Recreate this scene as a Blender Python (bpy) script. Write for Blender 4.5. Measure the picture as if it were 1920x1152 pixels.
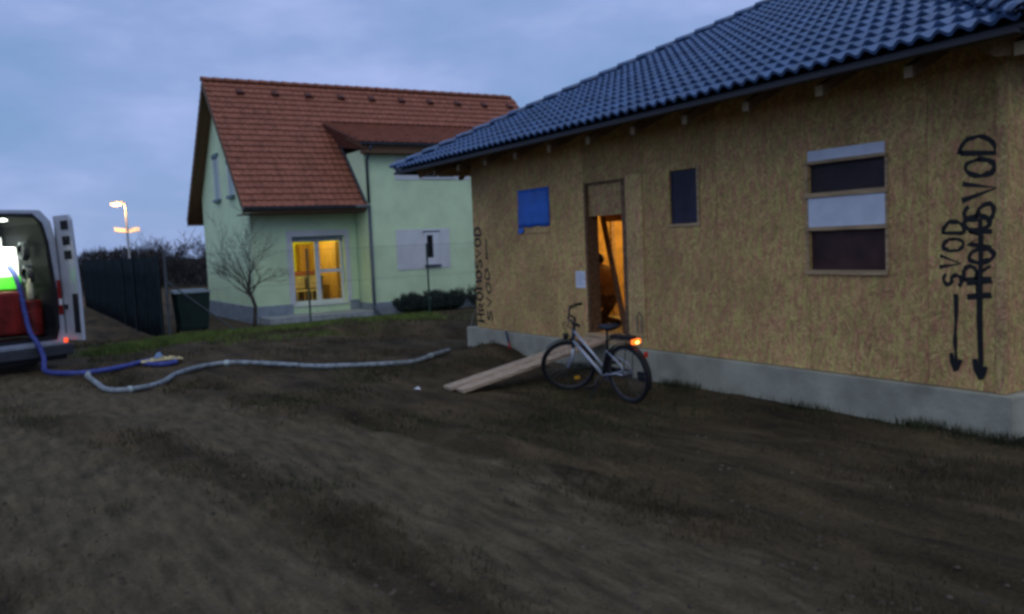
import bpy, bmesh, math, random
import numpy as np
from mathutils import Vector, Matrix
R = math.radians
random.seed(7); rng = np.random.default_rng(7)
S = bpy.context.scene
for o in list(bpy.data.objects): bpy.data.objects.remove(o)
COL = S.collection

# ------------------------------------------------------------------ camera
CAM = Vector((0, 0, 1.77))
def make_camera():
    a, p, r = R(31.26), R(4.37), R(2.57)
    fh = Vector((-math.cos(a), math.sin(a), 0)); up = Vector((0, 0, 1)); rt = fh.cross(up)
    fw = fh*math.cos(p) - up*math.sin(p); u = rt.cross(fw)
    ix = rt*math.cos(r) - u*math.sin(r); iy = rt*math.sin(r) + u*math.cos(r)
    M = Matrix((ix, iy, -fw)).transposed().to_4x4(); M.translation = CAM
    cd = bpy.data.cameras.new('camera'); cd.sensor_width = 36; cd.lens = 36*1574/1920
    cd.clip_start = .05; cd.clip_end = 3000
    co = bpy.data.objects.new('camera', cd); co.matrix_world = M; COL.objects.link(co); S.camera = co
make_camera()

# ------------------------------------------------------------------ sky, sun, exposure
SUN_EL, SUN_DIR = 52, Vector((.86, -.50, 0)).normalized()
def make_world():
    w = bpy.data.worlds.new('World'); S.world = w; w.use_nodes = True
    nt = w.node_tree; N = nt.nodes; L = nt.links
    for n in list(N): N.remove(n)
    out = N.new('ShaderNodeOutputWorld'); bg = N.new('ShaderNodeBackground'); L.new(bg.outputs[0], out.inputs[0])
    sky = N.new('ShaderNodeTexSky'); sky.sky_type = 'NISHITA'; sky.sun_disc = False
    sky.sun_elevation = R(SUN_EL); sky.sun_rotation = math.atan2(SUN_DIR.x, SUN_DIR.y)
    sky.air_density = 1.0; sky.dust_density = 1.0; sky.ozone_density = 2.0
    tc = N.new('ShaderNodeTexCoord')
    def noise(scale, sx, sz, det, off):
        mp = N.new('ShaderNodeMapping'); mp.inputs['Scale'].default_value = (sx, sx, sz); mp.inputs['Location'].default_value = off
        L.new(tc.outputs['Generated'], mp.inputs[0])
        n = N.new('ShaderNodeTexNoise'); n.inputs['Scale'].default_value = scale; n.inputs['Detail'].default_value = det
        n.inputs['Roughness'].default_value = .55; L.new(mp.outputs[0], n.inputs['Vector']); return n
    n1 = noise(1.9, 1.0, 2.6, 5, (3.1, .4, 1.7)); n2 = noise(5.0, 1.0, 2.4, 6, (.7, 2.2, .1))
    mx = N.new('ShaderNodeMix'); mx.data_type = 'FLOAT'; mx.inputs[0].default_value = .38
    L.new(n1.outputs[0], mx.inputs[2]); L.new(n2.outputs[0], mx.inputs[3])
    cr = N.new('ShaderNodeValToRGB'); e = cr.color_ramp.elements
    e[0].position = .40; e[0].color = (3.3, 5.4, 9.8, 1)
    e[1].position = .66; e[1].color = (7.0, 8.4, 14.2, 1)
    m = cr.color_ramp.elements.new(.5); m.color = (4.3, 6.1, 11.0, 1)
    L.new(mx.outputs[0], cr.inputs[0])
    mc = N.new('ShaderNodeMix'); mc.data_type = 'RGBA'; mc.inputs[0].default_value = .86
    L.new(sky.outputs[0], mc.inputs[6]); L.new(cr.outputs[0], mc.inputs[7])
    L.new(mc.outputs[2], bg.inputs[0]); bg.inputs[1].default_value = .10
make_world()
def make_sun():
    ld = bpy.data.lights.new('sun', 'SUN'); ld.energy = .95; ld.angle = R(75); ld.color = (1.0, .91, .63)
    o = bpy.data.objects.new('sun', ld); COL.objects.link(o)
    d = SUN_DIR*math.cos(R(SUN_EL)) + Vector((0, 0, math.sin(R(SUN_EL))))
    o.rotation_euler = d.to_track_quat('Z', 'Y').to_euler(); o.location = (6, -8, 20)
make_sun()
S.view_settings.view_transform = 'Standard'; S.view_settings.look = 'None'
S.view_settings.exposure = -0.55; S.view_settings.gamma = 1.0; S.view_settings.use_curve_mapping = False
S.render.engine = 'CYCLES'
S.cycles.pixel_filter_type = 'BLACKMAN_HARRIS'; S.cycles.filter_width = 3.2
S.cycles.use_denoising = True; S.cycles.max_bounces = 6; S.cycles.sample_clamp_indirect = 4

# ------------------------------------------------------------------ materials
MATS = {}
def mat(name, col, rough=.7, metal=0, var=.12, scale=6, bump=0, bscale=40, col2=None, emit=None, estr=0, rnd=0, stretch=None, spec=.35):
    if name in MATS: return MATS[name]
    m = bpy.data.materials.new(name); m.use_nodes = True; nt = m.node_tree; N = nt.nodes; L = nt.links
    b = N['Principled BSDF']; b.inputs['Roughness'].default_value = rough; b.inputs['Metallic'].default_value = metal
    b.inputs['Specular IOR Level'].default_value = spec
    tc = N.new('ShaderNodeTexCoord'); src = tc.outputs['Object']
    if stretch:
        mp = N.new('ShaderNodeMapping'); mp.inputs['Scale'].default_value = stretch; L.new(src, mp.inputs[0]); src = mp.outputs[0]
    n = N.new('ShaderNodeTexNoise'); n.inputs['Scale'].default_value = scale; n.inputs['Detail'].default_value = 6; L.new(src, n.inputs['Vector'])
    if rnd:
        oi = N.new('ShaderNodeObjectInfo'); ad = N.new('ShaderNodeVectorMath'); ad.operation = 'SCALE'
        cmb = N.new('ShaderNodeCombineXYZ'); L.new(oi.outputs['Random'], cmb.inputs[0]); L.new(oi.outputs['Random'], cmb.inputs[1])
        L.new(cmb.outputs[0], ad.inputs[0]); ad.inputs['Scale'].default_value = 37
        a2 = N.new('ShaderNodeVectorMath'); a2.operation = 'ADD'; L.new(src, a2.inputs[0]); L.new(ad.outputs[0], a2.inputs[1]); L.new(a2.outputs[0], n.inputs['Vector'])
    cr = N.new('ShaderNodeValToRGB'); e = cr.color_ramp.elements
    c = np.array(col[:3]); d = np.array(col2[:3]) if col2 is not None else None
    lo = c*(1-var*2) if d is None else c; hi = np.minimum(c*(1+var*1.6), .95) if d is None else d
    e[0].position = .3; e[0].color = (*lo, 1); e[1].position = .7; e[1].color = (*hi, 1)
    L.new(n.outputs[0], cr.inputs[0]); outc = cr.outputs[0]
    if rnd:
        hs = N.new('ShaderNodeHueSaturation'); mr = N.new('ShaderNodeMapRange'); mr.inputs[3].default_value = 1-rnd; mr.inputs[4].default_value = 1+rnd
        L.new(oi.outputs['Random'], mr.inputs[0]); L.new(mr.outputs[0], hs.inputs['Value']); L.new(outc, hs.inputs['Color']); outc = hs.outputs[0]
    L.new(outc, b.inputs['Base Color'])
    if bump:
        nb = N.new('ShaderNodeTexNoise'); nb.inputs['Scale'].default_value = bscale; nb.inputs['Detail'].default_value = 4; L.new(src, nb.inputs['Vector'])
        bp = N.new('ShaderNodeBump'); bp.inputs['Strength'].default_value = bump; bp.inputs['Distance'].default_value = .02
        L.new(nb.outputs[0], bp.inputs['Height']); L.new(bp.outputs[0], b.inputs['Normal'])
    if emit is not None:
        b.inputs['Emission Color'].default_value = (*emit, 1); b.inputs['Emission Strength'].default_value = estr
    MATS[name] = m; return m

def osb_material(name, tint, rot=False):
    """strand board: three layers of stretched cells (strands lying at different angles) in yellow to brown wood tones"""
    m = bpy.data.materials.new(name); m.use_nodes = True; nt = m.node_tree; N = nt.nodes; L = nt.links
    b = N['Principled BSDF']; b.inputs['Roughness'].default_value = .75; b.inputs['Specular IOR Level'].default_value = .25
    tc = N.new('ShaderNodeTexCoord'); oi = N.new('ShaderNodeObjectInfo')
    cmb = N.new('ShaderNodeCombineXYZ'); L.new(oi.outputs['Random'], cmb.inputs[0]); L.new(oi.outputs['Random'], cmb.inputs[2])
    sc = N.new('ShaderNodeVectorMath'); sc.operation = 'SCALE'; sc.inputs['Scale'].default_value = 23; L.new(cmb.outputs[0], sc.inputs[0])
    ad = N.new('ShaderNodeVectorMath'); L.new(tc.outputs['Object'], ad.inputs[0]); L.new(sc.outputs[0], ad.inputs[1])
    cols = []
    for k, (ang, s1, s2) in enumerate(((20, 12, 54), (-50, 14, 60), (80, 10, 48))):
        rt = N.new('ShaderNodeVectorRotate'); rt.rotation_type = 'AXIS_ANGLE'
        rt.inputs['Axis'].default_value = (1, 0, 0) if rot else (0, 1, 0); rt.inputs['Angle'].default_value = R(ang)
        L.new(ad.outputs[0], rt.inputs['Vector'])
        mp = N.new('ShaderNodeMapping'); mp.inputs['Scale'].default_value = (.01, s1, s2) if rot else (s1, .01, s2); L.new(rt.outputs[0], mp.inputs[0])
        v = N.new('ShaderNodeTexVoronoi'); v.inputs['Scale'].default_value = 1; v.inputs['Randomness'].default_value = 1; L.new(mp.outputs[0], v.inputs['Vector'])
        sp = N.new('ShaderNodeSeparateColor'); L.new(v.outputs['Color'], sp.inputs[0]); cols.append(sp)
    mx1 = N.new('ShaderNodeMix'); mx1.data_type = 'FLOAT'
    g = N.new('ShaderNodeMath'); g.operation = 'GREATER_THAN'; g.inputs[1].default_value = .55; L.new(cols[0].outputs[1], g.inputs[0])
    L.new(g.outputs[0], mx1.inputs[0]); L.new(cols[0].outputs[0], mx1.inputs[2]); L.new(cols[1].outputs[0], mx1.inputs[3])
    mx2 = N.new('ShaderNodeMix'); mx2.data_type = 'FLOAT'
    g2 = N.new('ShaderNodeMath'); g2.operation = 'GREATER_THAN'; g2.inputs[1].default_value = .6; L.new(cols[1].outputs[1], g2.inputs[0])
    L.new(g2.outputs[0], mx2.inputs[0]); L.new(mx1.outputs[0], mx2.inputs[2]); L.new(cols[2].outputs[0], mx2.inputs[3])
    cr = N.new('ShaderNodeValToRGB'); e = cr.color_ramp.elements
    t = np.array(tint)
    e[0].position = .0; e[0].color = (*(t*.66), 1); e[1].position = 1; e[1].color = (*np.minimum(t*1.3+.02, .9), 1)
    q = e.new(.25); q.color = (*(t*.88), 1); q = e.new(.7); q.color = (*(t*1.1), 1)
    L.new(mx2.outputs[0], cr.inputs[0])
    n = N.new('ShaderNodeTexNoise'); n.inputs['Scale'].default_value = 1.3; n.inputs['Detail'].default_value = 5; L.new(ad.outputs[0], n.inputs['Vector'])
    hs = N.new('ShaderNodeHueSaturation'); mr = N.new('ShaderNodeMapRange'); mr.inputs[1].default_value = .3; mr.inputs[2].default_value = .7; mr.inputs[3].default_value = .8; mr.inputs[4].default_value = 1.18
    L.new(n.outputs[0], mr.inputs[0]); L.new(mr.outputs[0], hs.inputs['Value']); L.new(cr.outputs[0], hs.inputs['Color'])
    hm = N.new('ShaderNodeMapRange'); hm.inputs[3].default_value = .465; hm.inputs[4].default_value = .535; L.new(cols[2].outputs[2], hm.inputs[0]); L.new(hm.outputs[0], hs.inputs['Hue'])
    h2 = N.new('ShaderNodeHueSaturation'); m2 = N.new('ShaderNodeMapRange'); m2.inputs[3].default_value = .90; m2.inputs[4].default_value = 1.08; L.new(oi.outputs['Random'], m2.inputs[0]); L.new(m2.outputs[0], h2.inputs['Value']); L.new(hs.outputs[0], h2.inputs['Color'])
    L.new(h2.outputs[0], b.inputs['Base Color'])
    bp = N.new('ShaderNodeBump'); bp.inputs['Strength'].default_value = .4; bp.inputs['Distance'].default_value = .004
    L.new(mx2.outputs[0], bp.inputs['Height']); L.new(bp.outputs[0], b.inputs['Normal'])
    MATS[name] = m; return m
OSB = osb_material('strand_board', (.51, .326, .128)); OSBX = osb_material('strand_board_side', (.51, .326, .128), True)
OSBG = osb_material('strand_board_grey', (.52, .34, .145))
OSBD = osb_material('strand_board_dark', (.36, .225, .10))
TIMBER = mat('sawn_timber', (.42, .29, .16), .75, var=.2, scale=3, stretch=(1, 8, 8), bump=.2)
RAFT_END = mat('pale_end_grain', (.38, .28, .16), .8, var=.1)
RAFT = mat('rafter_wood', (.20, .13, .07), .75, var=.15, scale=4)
TIMBER_D = mat('brown_timber', (.16, .09, .045), .7, var=.25, scale=4, stretch=(1, 6, 6))
PLANK = mat('plank_wood', (.44, .33, .235), .8, var=.22, scale=3, stretch=(14, .8, 14), bump=.2)
CONC = mat('plinth_concrete', (.345, .335, .255), .9, var=.16, scale=2.3, bump=.35, bscale=25)
TILE_D = mat('anthracite_tile', (.045, .092, .20), .20, var=.15, scale=9, rnd=.18, spec=.75)
METAL_D = mat('dark_flashing', (.02, .022, .028), .6, var=.1)
WHITE = mat('white_plastic', (.72, .74, .78), .5, var=.05)
BLUE = mat('blue_sheet', (.025, .15, .60), .5, var=.10, scale=5, bump=.25, bscale=7)
NAVY = mat('navy_membrane', (.022, .022, .045), .6, var=.2, scale=4, bump=.6, bscale=6)
BROWN = mat('brown_membrane', (.048, .018, .016), .6, var=.25, scale=4, bump=.6, bscale=6)
WBOARD = mat('white_insulation_board', (.66, .70, .78), .7, var=.05, scale=5)
PAINT = mat('black_spray_paint', (.008, .008, .009), .6, var=.2)
GREENW = mat('pale_green_render', (.66, .83, .53), .9, var=.05, scale=1.7, bump=.15, bscale=60)
WHITEW = mat('white_render', (.66, .68, .70), .9, var=.04, scale=2, bump=.15, bscale=60)
PLINTHG = mat('grey_blue_plinth', (.26, .31, .36), .9, var=.12, scale=3, bump=.3)
TILE_R = mat('red_roof_tile', (.27, .096, .056), .75, var=.14, scale=5, rnd=.12)
GUTTER = mat('grey_gutter', (.075, .09, .12), .4, .3, var=.12)
GUTTER_L = mat('zinc_gutter', (.42, .46, .52), .4, .5, var=.1)
GLASS_D = mat('dark_window_glass', (.012, .014, .018), .08, var=.1, spec=.6)
PVC = mat('white_window_frame', (.70, .72, .76), .4, var=.03)
STEEL = mat('galvanised_steel', (.30, .33, .35), .45, .6, var=.15)
FENCE_P = mat('weathered_post', (.075, .09, .10), .6, var=.2)
FENCE_G = mat('green_fence_post', (.02, .05, .045), .5, var=.2)
BARK = mat('bark', (.07, .055, .045), .9, var=.3, scale=10, bump=.4)
BARK_FAR = mat('far_bark', (.042, .036, .038), .9, var=.3, scale=3)
RUBBER = mat('black_rubber', (.012, .012, .013), .7, var=.2)
BLACK = mat('black_plastic', (.015, .015, .017), .5, var=.15)

# ------------------------------------------------------------------ mesh helpers
class MB:
    def __init__(s): s.v = []; s.f = []
    def add(s, vs, fs):
        n = len(s.v); s.v += [tuple(v) for v in vs]; s.f += [tuple(i+n for i in f) for f in fs]; return s
    def box(s, x0, x1, y0, y1, z0, z1):
        return s.add([(x0,y0,z0),(x1,y0,z0),(x1,y1,z0),(x0,y1,z0),(x0,y0,z1),(x1,y0,z1),(x1,y1,z1),(x0,y1,z1)],
                     [(0,3,2,1),(4,5,6,7),(0,1,5,4),(1,2,6,5),(2,3,7,6),(3,0,4,7)])
    def hexa(s, lo, hi):   # lo, hi: four corner points each, same winding
        return s.add(list(lo)+list(hi), [(0,3,2,1),(4,5,6,7),(0,1,5,4),(1,2,6,5),(2,3,7,6),(3,0,4,7)])
    def beam(s, a, b, w, h, up=(0,0,1)):
        a, b = Vector(a), Vector(b); d = (b-a).normalized(); sd = d.cross(Vector(up)).normalized()*w/2; u = sd.cross(d).normalized()*h/2
        return s.hexa([a-sd-u, a+sd-u, a+sd+u, a-sd+u], [b-sd-u, b+sd-u, b+sd+u, b-sd+u])
    def tube(s, pts, r, seg=8, cap=True):
        pts = [Vector(p) for p in pts]; n = len(pts); rr = r if isinstance(r, (list, tuple)) else [r]*n
        d0 = (pts[1]-pts[0]).normalized(); ref = Vector((0,0,1)) if abs(d0.z) < .9 else Vector((1,0,0)); u = d0.cross(ref).normalized()
        vs = []
        for i, p in enumerate(pts):
            d = (pts[min(i+1,n-1)]-pts[max(i-1,0)]).normalized(); u = (u - d*u.dot(d)).normalized(); w = d.cross(u)
            for k in range(seg):
                t = 2*math.pi*k/seg; vs.append(p + (u*math.cos(t)+w*math.sin(t))*rr[i])
        fs = [(i*seg+k, i*seg+(k+1)%seg, (i+1)*seg+(k+1)%seg, (i+1)*seg+k) for i in range(n-1) for k in range(seg)]
        if cap: fs += [tuple(range(seg))[::-1], tuple((n-1)*seg+k for k in range(seg))]
        return s.add(vs, fs)
    def torus(s, c, ax, Rr, r, seg=40, sub=8, a0=0, a1=2*math.pi, ux=None):
        c = Vector(c); ax = Vector(ax).normalized(); u = Vector(ux) if ux else ax.orthogonal(); u = (u-ax*u.dot(ax)).normalized(); w = ax.cross(u)
        full = abs(a1-a0-2*math.pi) < 1e-4; n = seg if full else seg+1; vs = []
        rx, rz = r if isinstance(r, (list, tuple)) else (r, r)
        for i in range(n):
            t = a0+(a1-a0)*i/seg; e = u*math.cos(t)+w*math.sin(t)
            for k in range(sub):
                q = 2*math.pi*k/sub; vs.append(c+e*(Rr+rx*math.cos(q))+ax*rz*math.sin(q))
        fs = [(i*sub+k, ((i+1)%n)*sub+k, ((i+1)%n)*sub+(k+1)%sub, i*sub+(k+1)%sub) for i in range(seg) for k in range(sub)]
        return s.add(vs, fs)
    def lathe(s, c, ax, prof, seg=16):
        c = Vector(c); ax = Vector(ax).normalized(); u = ax.orthogonal().normalized(); w = ax.cross(u); vs = []
        for (r, h) in prof:
            for k in range(seg):
                t = 2*math.pi*k/seg; vs.append(c+ax*h+(u*math.cos(t)+w*math.sin(t))*r)
        n = len(prof); fs = [(i*seg+k, i*seg+(k+1)%seg, (i+1)*seg+(k+1)%seg, (i+1)*seg+k) for i in range(n-1) for k in range(seg)]
        fs += [tuple(range(seg))[::-1], tuple((n-1)*seg+k for k in range(seg))]
        return s.add(vs, fs)
    def ball(s, c, rx, ry, rz, seg=12, ring=8):
        c = Vector(c); vs = [c+Vector((0,0,-rz))]
        for i in range(1, ring):
            p = math.pi*i/ring
            for k in range(seg):
                t = 2*math.pi*k/seg; vs.append(c+Vector((rx*math.sin(p)*math.cos(t), ry*math.sin(p)*math.sin(t), -rz*math.cos(p))))
        vs.append(c+Vector((0,0,rz))); n = len(vs)-1
        fs = [(0, 1+(k+1)%seg, 1+k) for k in range(seg)]
        fs += [(1+i*seg+k, 1+i*seg+(k+1)%seg, 1+(i+1)*seg+(k+1)%seg, 1+(i+1)*seg+k) for i in range(ring-2) for k in range(seg)]
        fs += [(n, 1+(ring-2)*seg+k, 1+(ring-2)*seg+(k+1)%seg) for k in range(seg)]
        return s.add(vs, fs)
    def prism(s, poly, off):   # poly: planar list of points, off: extrusion vector
        off = Vector(off); n = len(poly); p = [Vector(q) for q in poly]
        return s.add(p+[q+off for q in p], [tuple(range(n))[::-1], tuple(range(n, 2*n))]+[(i, (i+1)%n, n+(i+1)%n, n+i) for i in range(n)])
    def mesh(s, name, m, smooth=False):
        me = bpy.data.meshes.new(name); me.from_pydata(s.v, [], s.f); me.validate()
        bm = bmesh.new(); bm.from_mesh(me); bmesh.ops.recalc_face_normals(bm, faces=bm.faces); bm.to_mesh(me); bm.free()
        if m: me.materials.append(m)
        if smooth: me.shade_smooth()
        return me
    def build(s, name, m, parent=None, smooth=False, bevel=0, world=False, kind=None, label=None):
        """world=True: coordinates were given in world space; shift them to the (unrotated) parent's frame"""
        if world and parent is not None:
            o0 = Vector((0,0,0)); q = parent
            while q: o0 += q.location; q = q.parent
            s.v = [tuple(Vector(v)-o0) for v in s.v]
        return obj(name, s.mesh(name, m, smooth), parent, bevel=bevel, kind=kind, label=label)
def obj(name, me, parent=None, loc=None, bevel=0, kind=None, label=None):
    o = bpy.data.objects.new(name, me); COL.objects.link(o)
    if parent: o.parent = parent
    if loc is not None: o.location = loc
    if bevel:
        b = o.modifiers.new('bevel', 'BEVEL'); b.width = bevel; b.segments = 2; b.limit_method = 'ANGLE'; b.angle_limit = R(40)
    if kind: o['kind'] = kind
    if label: o['label'] = label
    return o
def tag(o, label, cat, group=None):
    o['label'] = label; o['category'] = cat
    if group: o['group'] = group
    return o
def thing(name, label, cat, loc=(0,0,0), rotz=0, group=None):
    o = bpy.data.objects.new(name, None); COL.objects.link(o); o.location = loc; o.rotation_euler = (0,0,rotz); o.empty_display_size = .2
    return tag(o, label, cat, group)

# ------------------------------------------------------------------ ground
def vnoise(x, y, seed=0):
    xi = np.floor(x).astype(np.int64); yi = np.floor(y).astype(np.int64); fx = x-xi; fy = y-yi
    def h(a, b):
        n = (a*374761393 + b*668265263 + seed*1442695041) & 0x7fffffff
        n = ((n ^ (n >> 13))*1274126177) & 0x7fffffff
        return ((n ^ (n >> 16)) & 0xffff)/65535.
    u = fx*fx*(3-2*fx); v = fy*fy*(3-2*fy)
    return (h(xi,yi)*(1-u)+h(xi+1,yi)*u)*(1-v)+(h(xi,yi+1)*(1-u)+h(xi+1,yi+1)*u)*v
def fbm(x, y, o=4, seed=0):
    t = 0; a = .5
    for k in range(o): t = t + a*vnoise(x*2**k+17*k, y*2**k-9*k, seed+k); a *= .5
    return t/(1-.5**o)
def sst(a, b, x): t = np.clip((x-a)/(b-a), 0, 1); return t*t*(3-2*t)
def dline(x, y, pts):
    d = np.full(np.shape(x), 1e9)
    for (ax, ay), (bx, by) in zip(pts[:-1], pts[1:]):
        vx, vy = bx-ax, by-ay; t = np.clip(((x-ax)*vx+(y-ay)*vy)/(vx*vx+vy*vy), 0, 1)
        d = np.minimum(d, np.hypot(x-ax-t*vx, y-ay-t*vy))
    return d
TRACK_A = [(-16, -.6), (-12.5, .6), (-9.6, 1.75), (-7.2, 2.45), (-5.2, 2.75), (-3.2, 2.7), (0, 2.2), (3, 1.6)]     # pale wheel track past the house
TRACK_B = [(-14, -1.7), (-10, -.55), (-7.8, .25), (-6.0, .55), (-4, .75), (-2, .6), (2, -.2)]                          # second wheel track, nearer
MEDIAN = [(-13.2, -.3), (-11, .55), (-9, 1.0), (-7.3, 1.25), (-6, 1.3)]                                           # dark turf strip between them
RUT = [(-8.5, 3.1), (-6.6, 3.45), (-5.2, 3.95), (-3.6, 4.45), (-2, 4.7)]
def ground_z(x, y):
    x = np.asarray(x, float); y = np.asarray(y, float)
    z = -.30*sst(-17, -26, x)
    z = z - .09*np.exp(-((x+7.6)/2.2)**2-((y-5.7)/1.0)**2)
    z = z + .20*np.exp(-((x+11.6)/.6)**2-((y-6.6)/.35)**2)*(1-sst(6.9, 7.3, y))
    z = z - .30*np.exp(-(dline(x, y, [(-13.4, 8.4), (-14.6, 7.6), (-16.2, 6.9), (-18, 6.5)])/.34)**2)
    z = z + .14*np.exp(-(dline(x, y, [(-14.3, 9.6), (-15.6, 8.5), (-17.4, 7.6), (-19.5, 7.0)])/.5)**2)
    near = np.exp(-((x+8)/14)**2-((y-2)/9)**2)
    z = z - near*(.035*np.exp(-(dline(x, y, TRACK_A)/.32)**2)+.03*np.exp(-(dline(x, y, TRACK_B)/.32)**2)+.085*np.exp(-(dline(x, y, RUT)/.14)**2)+.06*np.exp(-(dline(x, y+.55, RUT)/.12)**2)+.05*np.exp(-(dline(x, y-1.5, TRACK_A)/.15)**2)-.03*np.exp(-(dline(x, y, MEDIAN)/.3)**2))
    z = z + near*(.09*(fbm(x*.8, y*.8, 3, 3)-.5)+.085*(fbm(x*2.6, y*2.6, 4, 11)-.5))
    far = sst(30, 120, np.hypot(x, y)); z = z + far*(fbm(x*.01, y*.01, 3, 5)-.5)*1.0
    return z
def gz(x, y): return float(ground_z(np.array([x]), np.array([y]))[0])
def bare_mask(x, y):
    a = np.exp(-(dline(x, y, TRACK_A)/.75)**4); b = np.exp(-(dline(x, y, TRACK_B)/.8)**4)
    w = fbm(x*1.7, y*1.7, 4, 21)-.5
    m = np.clip(np.maximum(a, b)+w*.9, 0, 1)
    return m
def axis(lo, hi, step, far, n):
    a = np.arange(lo, hi+1e-6, step); g = np.geomspace(step, far, n)
    return np.concatenate([(lo-np.cumsum(g))[::-1], a, hi+np.cumsum(g)])
def ground_material():
    m = bpy.data.materials.new('dirt_and_turf'); m.use_nodes = True; nt = m.node_tree; N = nt.nodes; L = nt.links
    b = N['Principled BSDF']; b.inputs['Roughness'].default_value = .95; b.inputs['Specular IOR Level'].default_value = .15
    at = N.new('ShaderNodeAttribute'); at.attribute_name = 'bare'
    tc = N.new('ShaderNodeTexCoord')
    def noise(s, d=6, st=None):
        n = N.new('ShaderNodeTexNoise'); n.inputs['Scale'].default_value = s; n.inputs['Detail'].default_value = d; n.inputs['Roughness'].default_value = .62
        L.new(tc.outputs['Object'], n.inputs['Vector']); return n
    def ramp(src, p0, c0, p1, c1, mid=None):
        r = N.new('ShaderNodeValToRGB'); r.color_ramp.elements[0].position = p0; r.color_ramp.elements[0].color = (*c0, 1)
        r.color_ramp.elements[1].position = p1; r.color_ramp.elements[1].color = (*c1, 1)
        if mid: q = r.color_ramp.elements.new(mid[0]); q.color = (*mid[1], 1)
        L.new(src, r.inputs[0]); return r
    mp = N.new('ShaderNodeMapping'); mp.inputs['Rotation'].default_value = (0, 0, R(-18)); mp.inputs['Scale'].default_value = (.38, 1.5, 1); L.new(tc.outputs['Object'], mp.inputs[0])
    n1 = noise(1.5, 8); n2 = noise(6); n3 = noise(38)
    for q in (n1, n2): L.new(mp.outputs[0], q.inputs['Vector'])
    dirt = ramp(n2.outputs[0], .3, (.052, .040, .022), .72, (.155, .120, .068))
    turf = ramp(n1.outputs[0], .32, (.024, .017, .009), .70, (.122, .084, .044), (.5, (.066, .048, .024)))
    mul = N.new('ShaderNodeMix'); mul.data_type = 'RGBA'; mul.blend_type = 'MULTIPLY'; mul.inputs[0].default_value = .75
    r3 = ramp(n3.outputs[0], .3, (.45, .45, .45), .7, (1.35, 1.35, 1.35))
    L.new(turf.outputs[0], mul.inputs[6]); L.new(r3.outputs[0], mul.inputs[7])
    mul2 = N.new('ShaderNodeMix'); mul2.data_type = 'RGBA'; mul2.blend_type = 'MULTIPLY'; mul2.inputs[0].default_value = .5
    L.new(dirt.outputs[0], mul2.inputs[6]); L.new(r3.outputs[0], mul2.inputs[7])
    ma = N.new('ShaderNodeMath'); ma.operation = 'MULTIPLY_ADD'; ma.inputs[1].default_value = .7; L.new(n2.outputs[0], ma.inputs[0])
    sb = N.new('ShaderNodeMath'); sb.operation = 'ADD'; sb.inputs[1].default_value = -.35; L.new(at.outputs['Fac'], sb.inputs[0]); L.new(sb.outputs[0], ma.inputs[2])
    cl = N.new('ShaderNodeMapRange'); cl.inputs[1].default_value = .15; cl.inputs[2].default_value = .8; L.new(ma.outputs[0], cl.inputs[0])
    mix = N.new('ShaderNodeMix'); mix.data_type = 'RGBA'; L.new(cl.outputs[0], mix.inputs[0]); L.new(mul.outputs[2], mix.inputs[6]); L.new(mul2.outputs[2], mix.inputs[7])
    L.new(mix.outputs[2], b.inputs['Base Color'])
    bp = N.new('ShaderNodeBump'); bp.inputs['Strength'].default_value = .8; bp.inputs['Distance'].default_value = .03
    L.new(n3.outputs[0], bp.inputs['Height']); L.new(bp.outputs[0], b.inputs['Normal']); return m
def make_ground():
    xs = axis(-19, 1.5, .085, 190, 46); ys = axis(-3, 7.2, .085, 190, 46)
    X, Y = np.meshgrid(xs, ys, indexing='ij'); Z = ground_z(X, Y); nx, ny = X.shape
    v = np.stack([X.ravel(), Y.ravel(), Z.ravel()], 1)
    i, j = np.meshgrid(np.arange(nx-1), np.arange(ny-1), indexing='ij'); a = (i*ny+j).ravel()
    f = np.stack([a, a+ny, a+ny+1, a+1], 1)
    me = bpy.data.meshes.new('ground'); me.vertices.add(len(v)); me.vertices.foreach_set('co', v.ravel())
    me.loops.add(f.size); me.loops.foreach_set('vertex_index', f.ravel().astype(np.int32)); me.polygons.add(len(f)); me.polygons.foreach_set('loop_start', np.arange(0, f.size, 4, dtype=np.int32))
    me.update(calc_edges=True); me.validate()
    at = me.attributes.new('bare', 'FLOAT', 'POINT'); at.data.foreach_set('value', bare_mask(X, Y).ravel().astype(np.float32))
    me.materials.append(ground_material()); me.shade_smooth()
    return obj('ground', me, kind='structure')
make_ground()

def blades(name, P, hgt, wid, m, parent=None, lean=.7, kind='stuff'):
    """one triangle per blade; P: base points (n,3)"""
    n = len(P); an = rng.uniform(0, 2*np.pi, n); h = hgt*rng.uniform(.45, 1.25, n); w = wid*rng.uniform(.6, 1.4, n)
    la = rng.uniform(0, 2*np.pi, n); ll = h*rng.uniform(.1, 1, n)*lean
    v = np.zeros((n, 3, 3)); dx = np.cos(an)*w; dy = np.sin(an)*w
    v[:, 0] = P; v[:, 0, 0] -= dx; v[:, 0, 1] -= dy; v[:, 1] = P; v[:, 1, 0] += dx; v[:, 1, 1] += dy
    v[:, 2] = P; v[:, 2, 0] += np.cos(la)*ll; v[:, 2, 1] += np.sin(la)*ll; v[:, 2, 2] += np.sqrt(np.maximum(h*h-(ll*.8)**2, 1e-5))
    v[:, :2, 2] -= .012
    me = bpy.data.meshes.new(name); me.vertices.add(3*n); me.vertices.foreach_set('co', v.ravel())
    me.loops.add(3*n); me.loops.foreach_set('vertex_index', np.arange(3*n, dtype=np.int32)); me.polygons.add(n); me.polygons.foreach_set('loop_start', np.arange(0, 3*n, 3, dtype=np.int32))
    me.update(calc_edges=True); me.materials.append(m)
    return obj(name, me, parent, kind=kind)
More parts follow.
